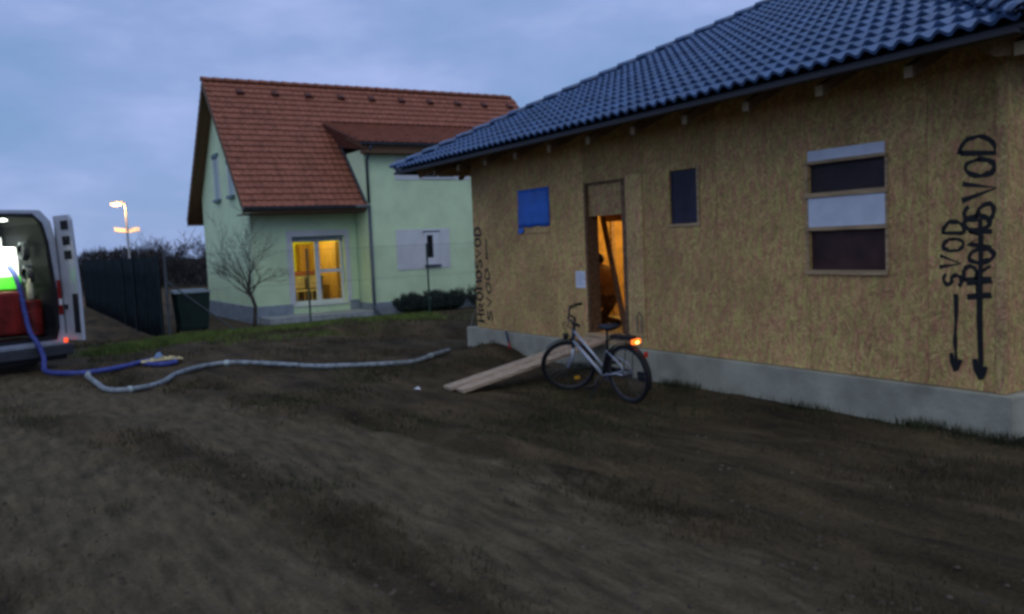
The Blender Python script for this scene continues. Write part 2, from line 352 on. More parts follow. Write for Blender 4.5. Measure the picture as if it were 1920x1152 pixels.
def make_grass():
    n = 260000
    # density falls with distance so that the near turf is not starved
    r = 3.0*np.exp(rng.uniform(0, 1, n)*np.log(24/3.)); t = R(31.26)+rng.uniform(-R(36), R(36), n)
    x = -r*np.cos(t); y = r*np.sin(t)
    b = bare_mask(x, y); p = np.clip(fbm(x*.9, y*.9, 4, 31)*2.6-1.0, .02, 1)*(1-np.clip(b*1.1, 0, .985))
    inh = (x > -13.2) & (y > 6.68); gh = x < -24.2
    k = (rng.uniform(0, 1, n) < p) & ~inh & ~gh
    k &= ~((x < -15.7) & (x > -21.5) & (y < 1.2))
    x, y = x[k], y[k]; z = ground_z(x, y); P = np.stack([x, y, z], 1)
    far = np.hypot(x, y)
    g = fbm(x*.6, y*.6, 3, 77)
    dry = mat('dry_grass', (.082, .060, .031), .9, var=.3, scale=1.5); grn = mat('green_grass', (.044, .048, .018), .9, var=.3, scale=1.5)
    sel = g+rng.normal(0, .12, len(x)) > .56
    tag(blades('grass', P[~sel], .034+.0024*far[~sel], .0035+.0004*far[~sel], dry), 'short dry trampled grass over the dirt yard', 'grass')
    tag(blades('grass', P[sel], .034+.0026*far[sel], .0035+.0004*far[sel], grn), 'short green grass growing in patches of the yard', 'grass')
    m = 5200; px = rng.uniform(-10.5, -3.2, m); py = 6.80-np.abs(rng.normal(0, .10, m)); kk = rng.uniform(0, 1, m) < np.clip(fbm(px*1.6, px*0, 3, 61)*2.4-.75, .05, 1); px, py = px[kk], py[kk]
    tag(blades('grass', np.stack([px, py, ground_z(px, py)], 1), .10, .005, mat('base_weeds', (.045, .050, .020), .9, var=.35, scale=2)), 'ragged weeds growing along the foot of the concrete base', 'grass')
    # longer green grass at the plot edge; van light is mixed into its pale colour
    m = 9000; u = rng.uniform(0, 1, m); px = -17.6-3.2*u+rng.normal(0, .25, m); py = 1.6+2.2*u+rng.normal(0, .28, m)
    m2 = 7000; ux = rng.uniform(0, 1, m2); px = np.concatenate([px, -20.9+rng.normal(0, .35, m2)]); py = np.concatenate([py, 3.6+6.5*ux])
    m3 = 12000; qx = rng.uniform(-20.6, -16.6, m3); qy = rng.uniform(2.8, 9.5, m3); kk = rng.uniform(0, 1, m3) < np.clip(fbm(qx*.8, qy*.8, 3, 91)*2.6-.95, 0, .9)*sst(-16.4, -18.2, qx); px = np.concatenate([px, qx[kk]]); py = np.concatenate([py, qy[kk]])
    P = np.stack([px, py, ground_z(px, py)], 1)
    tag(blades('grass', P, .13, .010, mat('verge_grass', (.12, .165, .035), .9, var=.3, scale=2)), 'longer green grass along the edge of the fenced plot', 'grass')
make_grass()
def make_clods():
    n = 4200; r = 3.2*np.exp(rng.uniform(0, 1, n)*np.log(16/3.2)); t = R(31.26)+rng.uniform(-R(35), R(35), n); x = -r*np.cos(t); y = r*np.sin(t)
    k = ~((x > -13) & (y > 6.6)); x, y = x[k], y[k]; z = ground_z(x, y); mb = MB()
    for a, b, c in zip(x, y, z):
        s = .006+.022*random.random()**3; q = [Vector((random.uniform(.6,1.2)*dx, random.uniform(.6,1.2)*dy, random.uniform(.4,.8)*dz))*s for dx,dy,dz in ((1,0,0),(-1,0,0),(0,1,0),(0,-1,0),(0,0,1),(0,0,-1))]
        mb.add([Vector((a,b,c))+w for w in q], [(0,2,4),(2,1,4),(1,3,4),(3,0,4),(2,0,5),(1,2,5),(3,1,5),(0,3,5)])
    o = mb.build('clods', mat('soil_clods', (.075, .058, .040), .95, var=.35, scale=3), kind='stuff'); tag(o, 'small stones and clods of earth scattered over the yard', 'stones')
make_clods()

# ------------------------------------------------------------------ roof tiling
def tile_mesh(name, w, c, waves, amp, m, lap=.045, th=.016, seg=6):
    """interlocking tile: x along the eave, y up the slope, z outward; wavy top, thick front lip"""
    n = waves*seg; mb = MB(); top0, top1, bot0 = [], [], []
    for i in range(n+1):
        u = w*i/n; ph = 2*math.pi*waves*i/n
        k = math.sin(ph) if waves else 0
        h = amp*(.5+.5*k) if waves else 0
        top0.append((u, -.0, .058+h)); top1.append((u, c+lap, .012+h)); bot0.append((u, .0, .058+h-th-.014))
    v = top0+top1+bot0; q = n+1
    f = [(i, i+1, q+i+1, q+i) for i in range(n)]+[(2*q+i, 2*q+i+1, i+1, i) for i in range(n)]
    f += [(0, q, 2*q)]+[(n, 2*q+n, q+n)]
    mb.add(v, f); me = bpy.data.meshes.new(name); me.from_pydata(mb.v, [], mb.f); me.materials.append(m); me.update()
    return me
def tile_face(parent, origin, eu, ev, en, width, height, w, c, me, inside, planes, nmax, camloc, org, name='roof_tile', x0=0):
    """lay tiles on the plane origin + u*eu + v*ev; planes: list of (point, normal) bounds with the normal pointing outwards (same uv frame, 2D)"""
    M3 = Matrix((eu, ev, en)).transposed(); rest = bmesh.new(); items = []
    nv = int(math.ceil(height/c)); nu = int(math.ceil(width/w))+1
    for j in range(nv):
        for i in range(-1, nu):
            u0, v0 = x0+i*w, j*c
            cs = [(u0, v0), (u0+w, v0), (u0, v0+c), (u0+w, v0+c)]
            st = 0
            for (pu, pv, nu_, nv_) in planes:
                d = [(a-pu)*nu_+(b-pv)*nv_ for a, b in cs]
                if min(d) > -.01: st = 2; break
                if max(d) > .01: st = 1
            if st == 2 or (inside and not inside(u0+w/2, v0+c/2)): continue
            pos = origin+eu*u0+ev*v0; items.append(((pos-camloc).length, u0, v0, st))
    items.sort(key=lambda t: t[0])
    for k, (d, u0, v0, st) in enumerate(items):
        mesh = me
        if st == 1 or k >= nmax:
            bm = bmesh.new(); bm.from_mesh(me)
            if st == 1:
                for (pu, pv, nu_, nv_) in planes:
                    bmesh.ops.bisect_plane(bm, geom=bm.verts[:]+bm.edges[:]+bm.faces[:], plane_co=(pu-u0, pv-v0, 0), plane_no=(nu_, nv_, 0), clear_outer=True)
            if not bm.faces: bm.free(); continue
            if k >= nmax:
                off = {}
                for v in bm.verts: off[v] = rest.verts.new(origin-org+M3 @ (v.co+Vector((u0, v0, 0))))
                for f in bm.faces: rest.faces.new([off[v] for v in f.verts])
                bm.free(); continue
            mesh = bpy.data.meshes.new(name); bm.to_mesh(mesh); bm.free(); mesh.materials.append(me.materials[0])
        o = bpy.data.objects.new(name, mesh); COL.objects.link(o); o.parent = parent
        Mx = M3.to_4x4(); Mx = Mx @ Matrix.Rotation(random.gauss(0, .004), 4, 'X'); Mx.translation = origin-org+eu*u0+ev*v0+en*random.uniform(0, .004); o.matrix_local = Mx
    if rest.verts:
        rm = bpy.data.meshes.new('roof_tile_field'); rest.to_mesh(rm); rm.materials.append(me.materials[0])
        obj('roof_tile_field', rm, parent, kind='stuff')
    rest.free()

def wall_cells(mb, u0, u1, z0, z1, holes, fn):
    us = sorted({u0, u1, *[min(max(h[k], u0), u1) for h in holes for k in (0, 1)]}); zs = sorted({z0, z1, *[min(max(h[k], z0), z1) for h in holes for k in (2, 3)]})
    # merge vertically: per column, contiguous solid runs (keeps faces few and without coplanar doubles)
    for a, b in zip(us[:-1], us[1:]):
        if b-a < 1e-5: continue
        run = None
        for c, d in zip(zs[:-1], zs[1:]):
            if d-c < 1e-5: continue
            um, zm = (a+b)/2, (c+d)/2
            solid = not any(h[0] < um < h[1] and h[2] < zm < h[3] for h in holes)
            if solid: run = (run[0], d) if run else (c, d)
            if not solid and run: fn(mb, a, b, *run); run = None
        if run: fn(mb, a, b, *run)

# ------------------------------------------------------------------ unfinished timber house
PZ = .36; WX0, WX1, WY, WYB = -12.52, -3.69, 6.9, 18.2
EX0, EX1, EY, EYB, EZ, PIT = -13.85, -3.15, 6.12, 19.3, 3.12, R(25.5)
def stroke_letters():
    arc = lambda cx, cy, rx, ry, a0, a1, n=10: [(cx+rx*math.cos(R(a0+(a1-a0)*i/n)), cy+ry*math.sin(R(a0+(a1-a0)*i/n))) for i in range(n+1)]
    return {'H': [[(0,0),(0,1)],[(.75,0),(.75,1)],[(0,.5),(.75,.52)]], 'R': [[(0,0),(.02,1)], [(.02,1)]+arc(.3,.75,.42,.25,90,-90)+[(0,.5)], [(.25,.5),(.75,0)]],
            'O': [arc(.38,.5,.38,.46,0,370,16)], 'M': [[(0,0),(.08,1),(.42,.35),(.78,1),(.85,0)]], 'S': [arc(.38,.74,.34,.24,20,270,8)+arc(.36,.26,.36,.26,90,-160,9)],
            'V': [[(0,1),(.36,0),(.75,1)]], 'D': [[(0,0),(.02,1)], [(.0,1)]+arc(.1,.5,.66,.5,85,-85)+[(0,0)]]}
LET = stroke_letters()
def paint_word(parent, word, zs, ze, xr, xl, wid, name='painted_word', arrow=None, over=.9):
    """vertical lettering painted on the front boards, reading upwards: letter height runs from xr (base) to xl (top)"""
    mb = MB(); n = len(word); step = (ze-zs)/n; y = WY-.0015
    def ribbon(pts):
        pts = [Vector(p) for p in pts]
        L_, R_ = [], []
        for i, p in enumerate(pts):
            d = (pts[min(i+1, len(pts)-1)]-pts[max(i-1, 0)]).normalized(); nrm = Vector((-d.z, 0, d.x)); ww = wid*random.uniform(.65, 1.3)/2
            L_.append(p+nrm*ww); R_.append(p-nrm*ww)
        k = len(pts); mb.add(L_+R_, [(i, i+1, k+i+1, k+i) for i in range(k-1)])
    for k, ch in enumerate(word):
        j = random.uniform(-.022, .022); sh = random.uniform(-.16, .16); gr = random.uniform(.9, 1.12)
        for stp in LET[ch]:
            q = [(xr+(xl-xr)*b*gr+j+random.gauss(0, .003), y-.0003*k, zs+k*step+(a+sh*(b-.5))*step*over+random.gauss(0, .003)) for a, b in stp]
            ribbon(q)
    if arrow:
        x, z1, z0, s = arrow; y2 = y-.004
        yy = lambda p: (p[0], y2, p[1])
        ribbon([yy((x+.006*math.sin(i), z1+(z0-z1)*i/8)) for i in range(9)])
        y2 -= .0006; ribbon([yy((x-s*.75, z0+s*2.6)), yy((x-s*.55, z0+s*1.2)), yy((x, z0-.01))]); y2 -= .0006; ribbon([yy((x+s*.8, z0+s*1.7)), yy((x+s*.4, z0+s*.8)), yy((x, z0))])
    return mb.build(name, PAINT, parent, world=True)

def unfinished_house():
    ORG = Vector((-8.1, 12.5, 0)); H = thing('unfinished_house', 'unfinished single-storey house clad in yellow strand board under a dark tiled hip roof', 'house', ORG)
    W = lambda mb, name, m, parent=H, **k: mb.build(name, m, parent, world=True, **k)
    # concrete plinth (a little wider than the wall), floor slab
    mb = MB(); mb.box(-12.79, -3.60, WY-.07, WY+.25, -.5, PZ-.002); mb.box(-3.92, -3.60, WY+.25, WYB+.1, -.5, PZ-.002); mb.box(-12.79, -12.4, WY+.25, WYB+.1, -.5, PZ-.002); mb.box(-12.4, -3.92, WYB-.2, WYB+.1, -.5, PZ-.002)
    W(mb, 'plinth', CONC, bevel=.012)
    mb = MB(); mb.box(-12.39, -3.93, WY+.26, WYB-.21, .1, PZ-.01); W(mb, 'floor_slab', CONC)
    # openings: x0 x1 z0 z1
    DOOR = (-9.35, -8.45, PZ+.02, 2.53); WB = (-11.03, -10.2, 2.01, 2.55); WN = (-7.63, -7.16, 1.905, 2.535); WBIG = (-5.60, -4.765, 1.365, 2.53)
    holes = [DOOR, WB, WN, WBIG]
    wall = MB(); top = 3.22
    wall_cells(wall, WX0+.02, WX1-.02, PZ, top, holes, lambda m, a, b, c, d: m.box(a, b, WY+.022, WY+.17, c, d))
    wf = W(wall, 'front_wall', TIMBER)
    # board cladding, one board at a time
    seams = [WX0, -11.32, -10.07, -9.352, -8.11, -6.86, -5.61, -4.36, WX1]
    for a, b in zip(seams[:-1], seams[1:]):
        mb = MB(); g = .0025
        hl = [(h[0], h[1], h[2]-(0.03 if h is DOOR else 0), h[3]) for h in holes]
        wall_cells(mb, a+g, b-g, PZ+.006, top-.01, hl, lambda m, p, q, c, d: m.box(p, q, WY, WY+.0205, c, d))
        W(mb, 'strand_board', OSB, wf)
    for nm, xx, sg in (('end_wall', WX1, 1), ('end_wall', WX0, -1)):
        mb = MB(); mb.box(min(xx-sg*.022, xx-sg*.17), max(xx-sg*.022, xx-sg*.17), WY+.171, WYB, PZ, top); we = W(mb, nm, TIMBER)
        y = WY+.001
        while y < WYB-.1:
            e = min(y+1.25, WYB); mb = MB(); mb.box(min(xx, xx-sg*.0205), max(xx, xx-sg*.0205), y+(.021 if y < WY+.1 else .002), e-.002, PZ+.006, top-.01); W(mb, 'strand_board', OSBX, we); y = e
    mb = MB(); mb.box(WX0+.18, WX1-.18, WYB-.17, WYB-.02, PZ, top); W(mb, 'back_wall', OSB)
    # grey board strip right of the door
    mb = MB(); mb.box(-8.445, -8.125, WY-.012, WY-.001, PZ+.16, 2.56); W(mb, 'door_side_board', OSBG)
    # interior: partition, ceiling
    mb = MB(); mb.box(WX0+.18, WX1-.18, WY+.175, WYB-.18, 2.86, 2.9); W(mb, 'ceiling', OSB)
    mb = MB(); mb.box(WX0+.18, -6.6, 10.6, 10.7, PZ, 2.85); mb.box(-6.7, -6.6, WY+.175, 10.59, PZ, 2.85); W(mb, 'partition', OSB)
    mb = MB()
    for yy in (7.75, 8.4, 9.05, 9.7): mb.box(WX0+.181, WX0+.25, yy-.04, yy+.04, PZ, 2.85)
    W(mb, 'wall_studs', TIMBER)
    mb = MB(); mb.box(WX0+.185, WX0+.2, WY+.18, 10.58, PZ, 2.85); W(mb, 'insulation', mat('yellow_foam', (.62, .40, .12), .9, var=.15, scale=5, bump=.6, bscale=9))
    # door frame, lintel board, threshold
    mb = MB(); mb.box(-9.35, -9.31, WY+.002, WY+.2, PZ+.13, 2.528); mb.box(-8.575, -8.45, WY+.025, WY+.2, PZ+.13, 2.528); mb.box(-9.309, -8.576, WY+.025, WY+.2, 2.50, 2.528)
    fr = W(mb, 'door_frame', TIMBER_D)
    mb = MB(); mb.box(-9.305, -8.58, WY+.05, WY+.07, 2.08, 2.497); W(mb, 'lintel_board', OSBD, fr)
    mb = MB(); mb.box(-9.345, -8.455, WY-.06, WY+.2, PZ+.001, PZ+.125); W(mb, 'threshold', TIMBER, fr, bevel=.006)
    # blue sheet over the first window
    wn = W(MB().box(-11.03, -10.2, WY+.03, WY+.05, 2.01, 2.55), 'window', TIMBER_D)
    mb = MB(); nx, nz = 10, 8
    vs = [(-11.045+.86*i/nx, WY-.012-.006*math.sin(i*1.9+j*.8)-.004*math.sin(j*2.3), 1.995+.565*j/nz+.008*math.sin(i*1.3)*(j == 0)) for j in range(nz+1) for i in range(nx+1)]
    mb.add(vs, [(j*(nx+1)+i, j*(nx+1)+i+1, (j+1)*(nx+1)+i+1, (j+1)*(nx+1)+i) for j in range(nz) for i in range(nx)])
    s = W(mb, 'blue_sheet', BLUE, wn, smooth=True); sm = s.modifiers.new('thick', 'SOLIDIFY'); sm.thickness = .003
    mb = MB(); mb.prism([(-11.045, WY-.02, 1.993), (-10.9, WY-.02, 1.993), (-10.885, WY-.024, 1.93), (-10.98, WY-.026, 1.90), (-11.05, WY-.022, 1.91)], (0, .003, 0)); W(mb, 'sheet_flap', BLUE, wn)
    mb = MB(); mb.box(-10.86, -10.2, WY-.015, WY-.001, 1.90, 1.985); W(mb, 'sill_board', OSBG, wn)
    # narrow window closed with a dark membrane
    wn = W(MB().box(-7.63, -7.16, WY+.03, WY+.045, 1.905, 2.535), 'window', NAVY)
    mb = MB(); mb.box(-7.155, -7.115, WY-.018, WY-.001, 1.87, 2.56); mb.box(-7.155, -7.66, WY-.018, WY-.001, 1.87, 1.9); W(mb, 'batten', TIMBER, wn)
    # big window closed with white boards and dark membrane between battens
    wn = W(MB().box(-5.60, -4.765, WY+.06, WY+.07, 1.365, 2.53), 'window', TIMBER_D)
    for nm, z0, z1, m, yy in (('white_board', 2.435, 2.535, WBOARD, -.012), ('dark_panel', 2.125, 2.40, mat('dark_brown_membrane', (.026, .016, .020), .6, var=.25, scale=4, bump=.6, bscale=6), .03), ('white_board', 1.79, 2.075, WBOARD, -.012), ('dark_panel', 1.372, 1.752, BROWN, .03)):
        W(MB().box(-5.605, -4.762, WY+yy, WY+yy+.011, z0, z1), nm, m, wn)
    for z0, z1 in ((2.402, 2.433), (2.077, 2.123), (1.754, 1.788), (1.325, 1.37)):
        W(MB().box(-5.64, -4.73, WY-.03, WY-.0135, z0, z1), 'batten', TIMBER, wn)
    for xx in (-5.64, -4.76): W(MB().box(xx, xx+.03, WY-.012, WY-.001, 1.372, 2.43), 'batten', TIMBER, wn)
    # corner battens
    W(MB().box(WX1-.07, WX1+.006, WY-.02, WY-.001, PZ+.004, 3.0), 'corner_board', OSBG)
    # painted marks
    paint_word(H, 'HROMO', 1.16, 1.84, -3.80, -4.01, .042, arrow=(-3.90, 1.80, .47, .062), over=1.12)
    paint_word(H, 'SVOD', 1.78, 2.51, -3.78, -4.05, .040, over=.98)
    paint_word(H, 'SVOD', 1.24, 1.83, -4.05, -4.23, .035, arrow=(-4.11, 1.17, .52, .055))
    paint_word(H, 'HROMOSVOD', .47, 2.10, -12.28, -12.49, .042)
    paint_word(H, 'SVOD', .50, 1.42, -12.02, -12.18, .04, arrow=(-12.09, 1.85, 1.52, .02))
    # notice by the door
    nt = W(MB().box(-9.60, -9.375, WY-.004, WY-.0015, 1.10, 1.335), 'paper_notice', mat('paper', (.72, .74, .80), .8, var=.03))
    mb = MB()
    for k in range(5): mb.box(-9.565, -9.565+.1+.05*((k*37) % 3), WY-.0052, WY-.0046, 1.295-.035*k, 1.303-.035*k)
    W(mb, 'faded_print', mat('faded_ink', (.30, .34, .52), .8), nt)
    W(MB().tube([(-8.26, WY-.03, .56), (-8.27, WY-.03, .78), (-8.22, WY-.035, .82), (-8.17, WY-.03, .78), (-8.18, WY-.03, .56)], .006, 5), 'wire_loop', GUTTER)
    # ---- roof
    sl, cs = math.sin(PIT), math.cos(PIT); run = (EX1-EX0)/2; T = math.tan(PIT)
    rh = EZ+run*T; yr0 = EY+run; yr1 = EYB-run
    if yr1 < yr0+.5: yr1 = yr0+.5
    deck = MB()
    A, B, Cc, D = Vector((EX0,EY,EZ)), Vector((EX1,EY,EZ)), Vector((EX1,yr1+run,EZ)), Vector((EX0,yr1+run,EZ)); P, Q = Vector((EX0+run, yr0, rh)), Vector((EX0+run, yr1, rh))
    dn = Vector((0,0,-.035)); top_v = [A,B,Cc,D,P,Q]
    deck.add(top_v+[v+dn for v in top_v], [(0,1,4),(1,2,5,4),(2,3,5),(3,0,4,5),(6,10,7),(7,10,11,8),(8,11,9),(9,11,10,6),(0,6,7,1),(1,7,8,2),(2,8,9,3),(3,9,6,0)])
    roof = W(deck, 'roof', METAL_D)
    tm = tile_mesh('roof_tile', .31, .285, 2, .046, TILE_D)
    slen = run/cs
    # front face: triangle 0..2run wide
    ev = Vector((0, cs, sl)); en = Vector((0, -sl, cs)); eu = Vector((1, 0, 0))
    q = Vector((-slen, run)).normalized(); pl = [(0, 0, -slen/math.hypot(slen, run), run/math.hypot(slen, run)), (2*run, 0, slen/math.hypot(slen, run), run/math.hypot(slen, run))]
    rl = roof.location
    tile_face(roof, A-ev*.03, eu, ev, en, 2*run, slen, .31, .285, tm, None, pl, 300, CAM, ORG+rl, x0=.0)
    # right face (towards +X): trapezoid
    L2 = (yr1+run)-EY; ev2 = Vector((-cs, 0, sl)); en2 = Vector((sl, 0, cs)); eu2 = Vector((0, 1, 0))
    pl2 = [(0, 0, -slen/math.hypot(slen, run), run/math.hypot(slen, run)), (L2, 0, slen/math.hypot(slen, run), run/math.hypot(slen, run)), (0, slen, 0, 1)]
    tile_face(roof, B-ev2*.03, eu2, ev2, en2, L2, slen, .31, .285, tm, None, pl2, 0, CAM, ORG+rl)
    ev3 = Vector((cs, 0, sl)); en3 = Vector((-sl, 0, cs))
    tile_face(roof, D-ev3*.03, Vector((0, -1, 0)), ev3, en3, L2, slen, .31, .285, tm, None, pl2, 0, CAM, ORG+rl)
    # hip and ridge caps
    cap = MB()
    n = 8; Lc = .37
    for k in range(2):
        for i in range(n+1):
            t = math.pi*i/n; r_ = .085+(.012 if k == 0 else 0); cap.v.append((r_*math.cos(t)*1.15, k*Lc, r_*math.sin(t)*.8+(.02 if k == 0 else .0)))
    cap.f = [(i, i+1, n+2+i, n+1+i) for i in range(n)]
    cm = cap.mesh('hip_cap', TILE_D, True)
    for a, b in ((A, P), (B, P)):
        d = (b-a).normalized(); side = d.cross(Vector((0,0,1))).normalized(); nn = side.cross(d); cnt = int((b-a).length/.33)
        for k in range(cnt):
            o = bpy.data.objects.new('hip_cap', cm); COL.objects.link(o); o.parent = roof
            sd = o.modifiers.new('thick', 'SOLIDIFY'); sd.thickness = .014
            M = Matrix((side, d, nn)).transposed().to_4x4(); M.translation = a+d*(k*.33-.04)+nn*.055-ORG; o.matrix_local = M
    mb = MB(); mb.tube([P+Vector((0,-.1,.06)), Q+Vector((0,0,.06))], .09, 8); W(mb, 'ridge_cap', TILE_D, roof)
    # eave flashing / gutter board
    mb = MB(); f0, f1 = EZ-.065, EZ-.002
    mb.box(EX0+.02, EX1-.02, EY+.025, EY+.045, f0, f1); mb.box(EX0+.02, EX0+.04, EY+.046, yr1+run-.03, f0, f1); mb.box(EX1-.04, EX1-.02, EY+.046, yr1+run-.03, f0, f1)
    mb.box(EX0+.03, EX1-.03, EY-.05, EY+.024, f1-.06, f1-.03)
    W(mb, 'eave_flashing', METAL_D)
    # rafters
    for i in range(-2, 10):
        x = -11.04+.86*i
        if x < EX0+.5 or x > EX1-.12: continue
        y0 = EY+.22; z0 = 2.995; y1 = WY+.6; z1 = z0+(y1-y0)*T
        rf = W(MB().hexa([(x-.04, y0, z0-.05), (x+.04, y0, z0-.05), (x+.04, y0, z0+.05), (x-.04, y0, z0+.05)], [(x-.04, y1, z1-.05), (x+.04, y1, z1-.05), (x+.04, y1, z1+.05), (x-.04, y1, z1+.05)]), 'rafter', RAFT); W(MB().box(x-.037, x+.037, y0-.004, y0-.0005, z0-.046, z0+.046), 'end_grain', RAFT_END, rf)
    for y in (7.3, 8.16, 9.02, 9.88, 10.74):
        x0 = EX0+.22; z0 = 2.995; x1 = min(WX0+.6, EX0+(y-EY)-.12); z1 = z0+(x1-x0)*T
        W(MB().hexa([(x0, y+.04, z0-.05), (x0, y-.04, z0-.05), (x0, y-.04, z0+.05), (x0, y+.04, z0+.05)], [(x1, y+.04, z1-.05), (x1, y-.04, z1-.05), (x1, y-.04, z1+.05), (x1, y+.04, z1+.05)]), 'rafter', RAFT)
    a = Vector((EX0+.3, EY+.3, EZ+.3*T-.20)); b = a+Vector((1.3, 1.3, 1.3*T)); W(MB().beam(a, b, .11, .17), 'hip_rafter', TIMBER)
    a = Vector((EX1-.3, EY+.3, EZ+.3*T-.20)); b = a+Vector((-.8, .8, .8*T)); W(MB().beam(a, b, .11, .17), 'hip_rafter', TIMBER)
    mb = MB(); mb.beam((EX0+.62, WY+.09, 3.26), (EX1-.5, WY+.09, 3.26), .15, .08); W(mb, 'wall_plate', TIMBER)
    mb = MB(); mb.beam((-13.25, EY+.5, 3.06), (-13.25, 12, 3.06), .12, .14); W(mb, 'purlin', TIMBER)
    return H
unfinished_house()

# ------------------------------------------------------------------ pale green neighbour house
GX, GXB, GY0, GY1, GZ = -25.0, -31.35, 6.35, 17.1, -.35
RX, RZ, ERX, EEZ, VY0, VY1 = -28.15, 7.34, -24.07, 3.10, 5.95, 17.55
def green_house():
    ORG = Vector((-28.1, 11.7, GZ)); H = thing('green_house', 'pale green rendered house with steep red tiled roof and a shed dormer', 'house', ORG)
    W = lambda mb, name, m, parent=H, **k: mb.build(name, m, parent, world=True, **k)
    FD = (7.55, 9.20, .18, 2.24)
    core = MB()
    sl = (RZ-EEZ)/(ERX-RX)   # roof slope
    zt = lambda x: RZ-abs(x-RX)*sl
    # front wall with french door opening
    wall_cells(core, GY0, 9.6, GZ, zt(GX)-.12, [FD], lambda m, a, b, c, d: m.box(GX-.3, GX, a, b, c, d))
    # gable walls
    for y0, y1 in ((GY0+.001, GY0+.28), (GY1-.28, GY1)):
        poly = [(GX-.301, y0, GZ), (GX-.301, y0, zt(GX-.3)-.14), (RX, y0, RZ-.16), (GXB+.001, y0, zt(GXB)-.14), (GXB+.001, y0, GZ)]
        core.prism(poly, (0, y1-y0, 0))
    core.box(GXB, GXB+.28, GY0+.3, GY1-.3, GZ, 3.2)
    wall = W(core, 'wall', GREENW)
    # projecting bay that carries the dormer
    BX, BY0, BY1 = -24.05, 9.62, 14.9
    bay = MB(); bay.box(BX-3.2, BX, BY0, BY1, GZ, 4.78); b = W(bay, 'bay_wall', GREENW)
    # plinth strips
    mb = MB(); mb.box(GX, GX+.035, GY0-.03, FD[0]-.08, GZ-.2, .22); mb.box(GX, GX+.035, FD[1]+.08, BY0-.036, GZ-.2, .22); mb.box(GXB, GX-.001, GY0-.035, GY0-.001, GZ-.2, .22)
    mb.box(BX+.0, BX+.035, BY0-.035, BY1, GZ-.2, .13); mb.box(GX+.036, BX-.001, BY0-.035, BY0-.001, GZ-.2, .13)
    W(mb, 'plinth', PLINTHG)
    W(MB().box(GX+.04, GX+1.15, GY0+.1, BY0-.04, GZ-.25, -.08), 'terrace_slab', mat('pale_concrete', (.33, .36, .37), .9, var=.12, bump=.2), bevel=.01)
    # french door
    d = W(MB().box(GX-.25, GX-.24, FD[0]+.02, FD[1]-.02, FD[2]+.02, FD[3]-.02), 'french_door', None)
    dm = bpy.data.materials.new('window_pane'); dm.use_nodes = True; nt = dm.node_tree; bs = nt.nodes['Principled BSDF']; bs.inputs['Transmission Weight'].default_value = 1; bs.inputs['Roughness'].default_value = .02; bs.inputs['IOR'].default_value = 1.01; bs.inputs['Base Color'].default_value = (.95, .95, .93, 1)
    d.data.materials.append(dm)
    mid = (FD[0]+FD[1])/2
    mb = MB(); X0, X1 = GX-.27, GX-.2
    mb.box(X0, X1, FD[0], FD[0]+.09, FD[2], FD[3]); mb.box(X0, X1, FD[1]-.09, FD[1], FD[2], FD[3]); mb.box(X0, X1, FD[0]+.091, FD[1]-.091, FD[3]-.1, FD[3]); mb.box(X0, X1, FD[0]+.091, FD[1]-.091, FD[2], FD[2]+.1); mb.box(X0, X1+.01, mid-.07, mid+.07, FD[2]+.101, FD[3]-.101)
    W(mb, 'door_frame', PVC, d, bevel=.008); W(MB().box(X0, X1, mid+.071, FD[1]-.091, 1.12, 1.22), 'transom', PVC, d)
    W(MB().box(GX-.2, GX+.05, FD[0]-.03, FD[1]+.03, FD[2]-.05, FD[2]-.002), 'door_sill', PVC, d)
    mb = MB(); mb.box(GX+.001, GX+.02, FD[0]-.16, FD[0], FD[2], FD[3]+.18); mb.box(GX+.001, GX+.02, FD[1], FD[1]+.16, FD[2], FD[3]+.18); mb.box(GX+.001, GX+.02, FD[0]+.001, FD[1]-.001, FD[3], FD[3]+.18); W(mb, 'door_surround', WHITEW, d)
    W(MB().box(GX-.19, GX-.14, FD[0]+.01, FD[1]-.01, FD[3]-.16, FD[3]-.002), 'shutter_box', mat('shutter_box_grey', (.24, .28, .34), .6), d)
    # bay: ground-floor window in its white panel, upper white panel with window
    W(MB().box(BX+.001, BX+.018, 10.52, 12.36, 1.08, 2.33), 'white_panel', WHITEW)
    wn = W(MB().box(BX+.019, BX+.03, 11.52, 11.93, 1.24, 2.18), 'window', GLASS_D)
    mb = MB(); X0, X1 = BX+.0195, BX+.06
    mb.box(X0, X1, 11.48, 11.545, 1.2, 2.22); mb.box(X0, X1, 11.76, 11.97, 1.2, 2.22); mb.box(X0, X1, 11.546, 11.759, 2.13, 2.22); mb.box(X0, X1, 11.546, 11.759, 1.2, 1.42); W(mb, 'frame', PVC, wn)
    W(MB().box(BX+.02, BX+.12, 11.45, 12.0, 1.15, 1.19), 'sill', GUTTER, wn)
    W(MB().box(BX+.019, BX+.07, 11.44, 12.0, 2.225, 2.26), 'head_trim', GUTTER, wn)
    W(MB().box(BX+.001, BX+.018, 10.6, 13.2, 3.86, 4.52), 'white_panel', WHITEW)
    wn = W(MB().box(BX+.019, BX+.03, 11.5, 12.6, 3.92, 4.50), 'window', GLASS_D); mb = MB()
    mb.box(BX+.0195, BX+.05, 11.44, 11.5, 3.9, 4.53); mb.box(BX+.0195, BX+.05, 12.6, 12.66, 3.9, 4.53); mb.box(BX+.0195, BX+.05, 12.02, 12.08, 3.93, 4.5); mb.box(BX+.0195, BX+.05, 11.49, 12.61, 3.89, 3.94); mb.box(BX+.0195, BX+.05, 11.49, 12.61, 4.49, 4.54); W(mb, 'frame', PVC, wn)
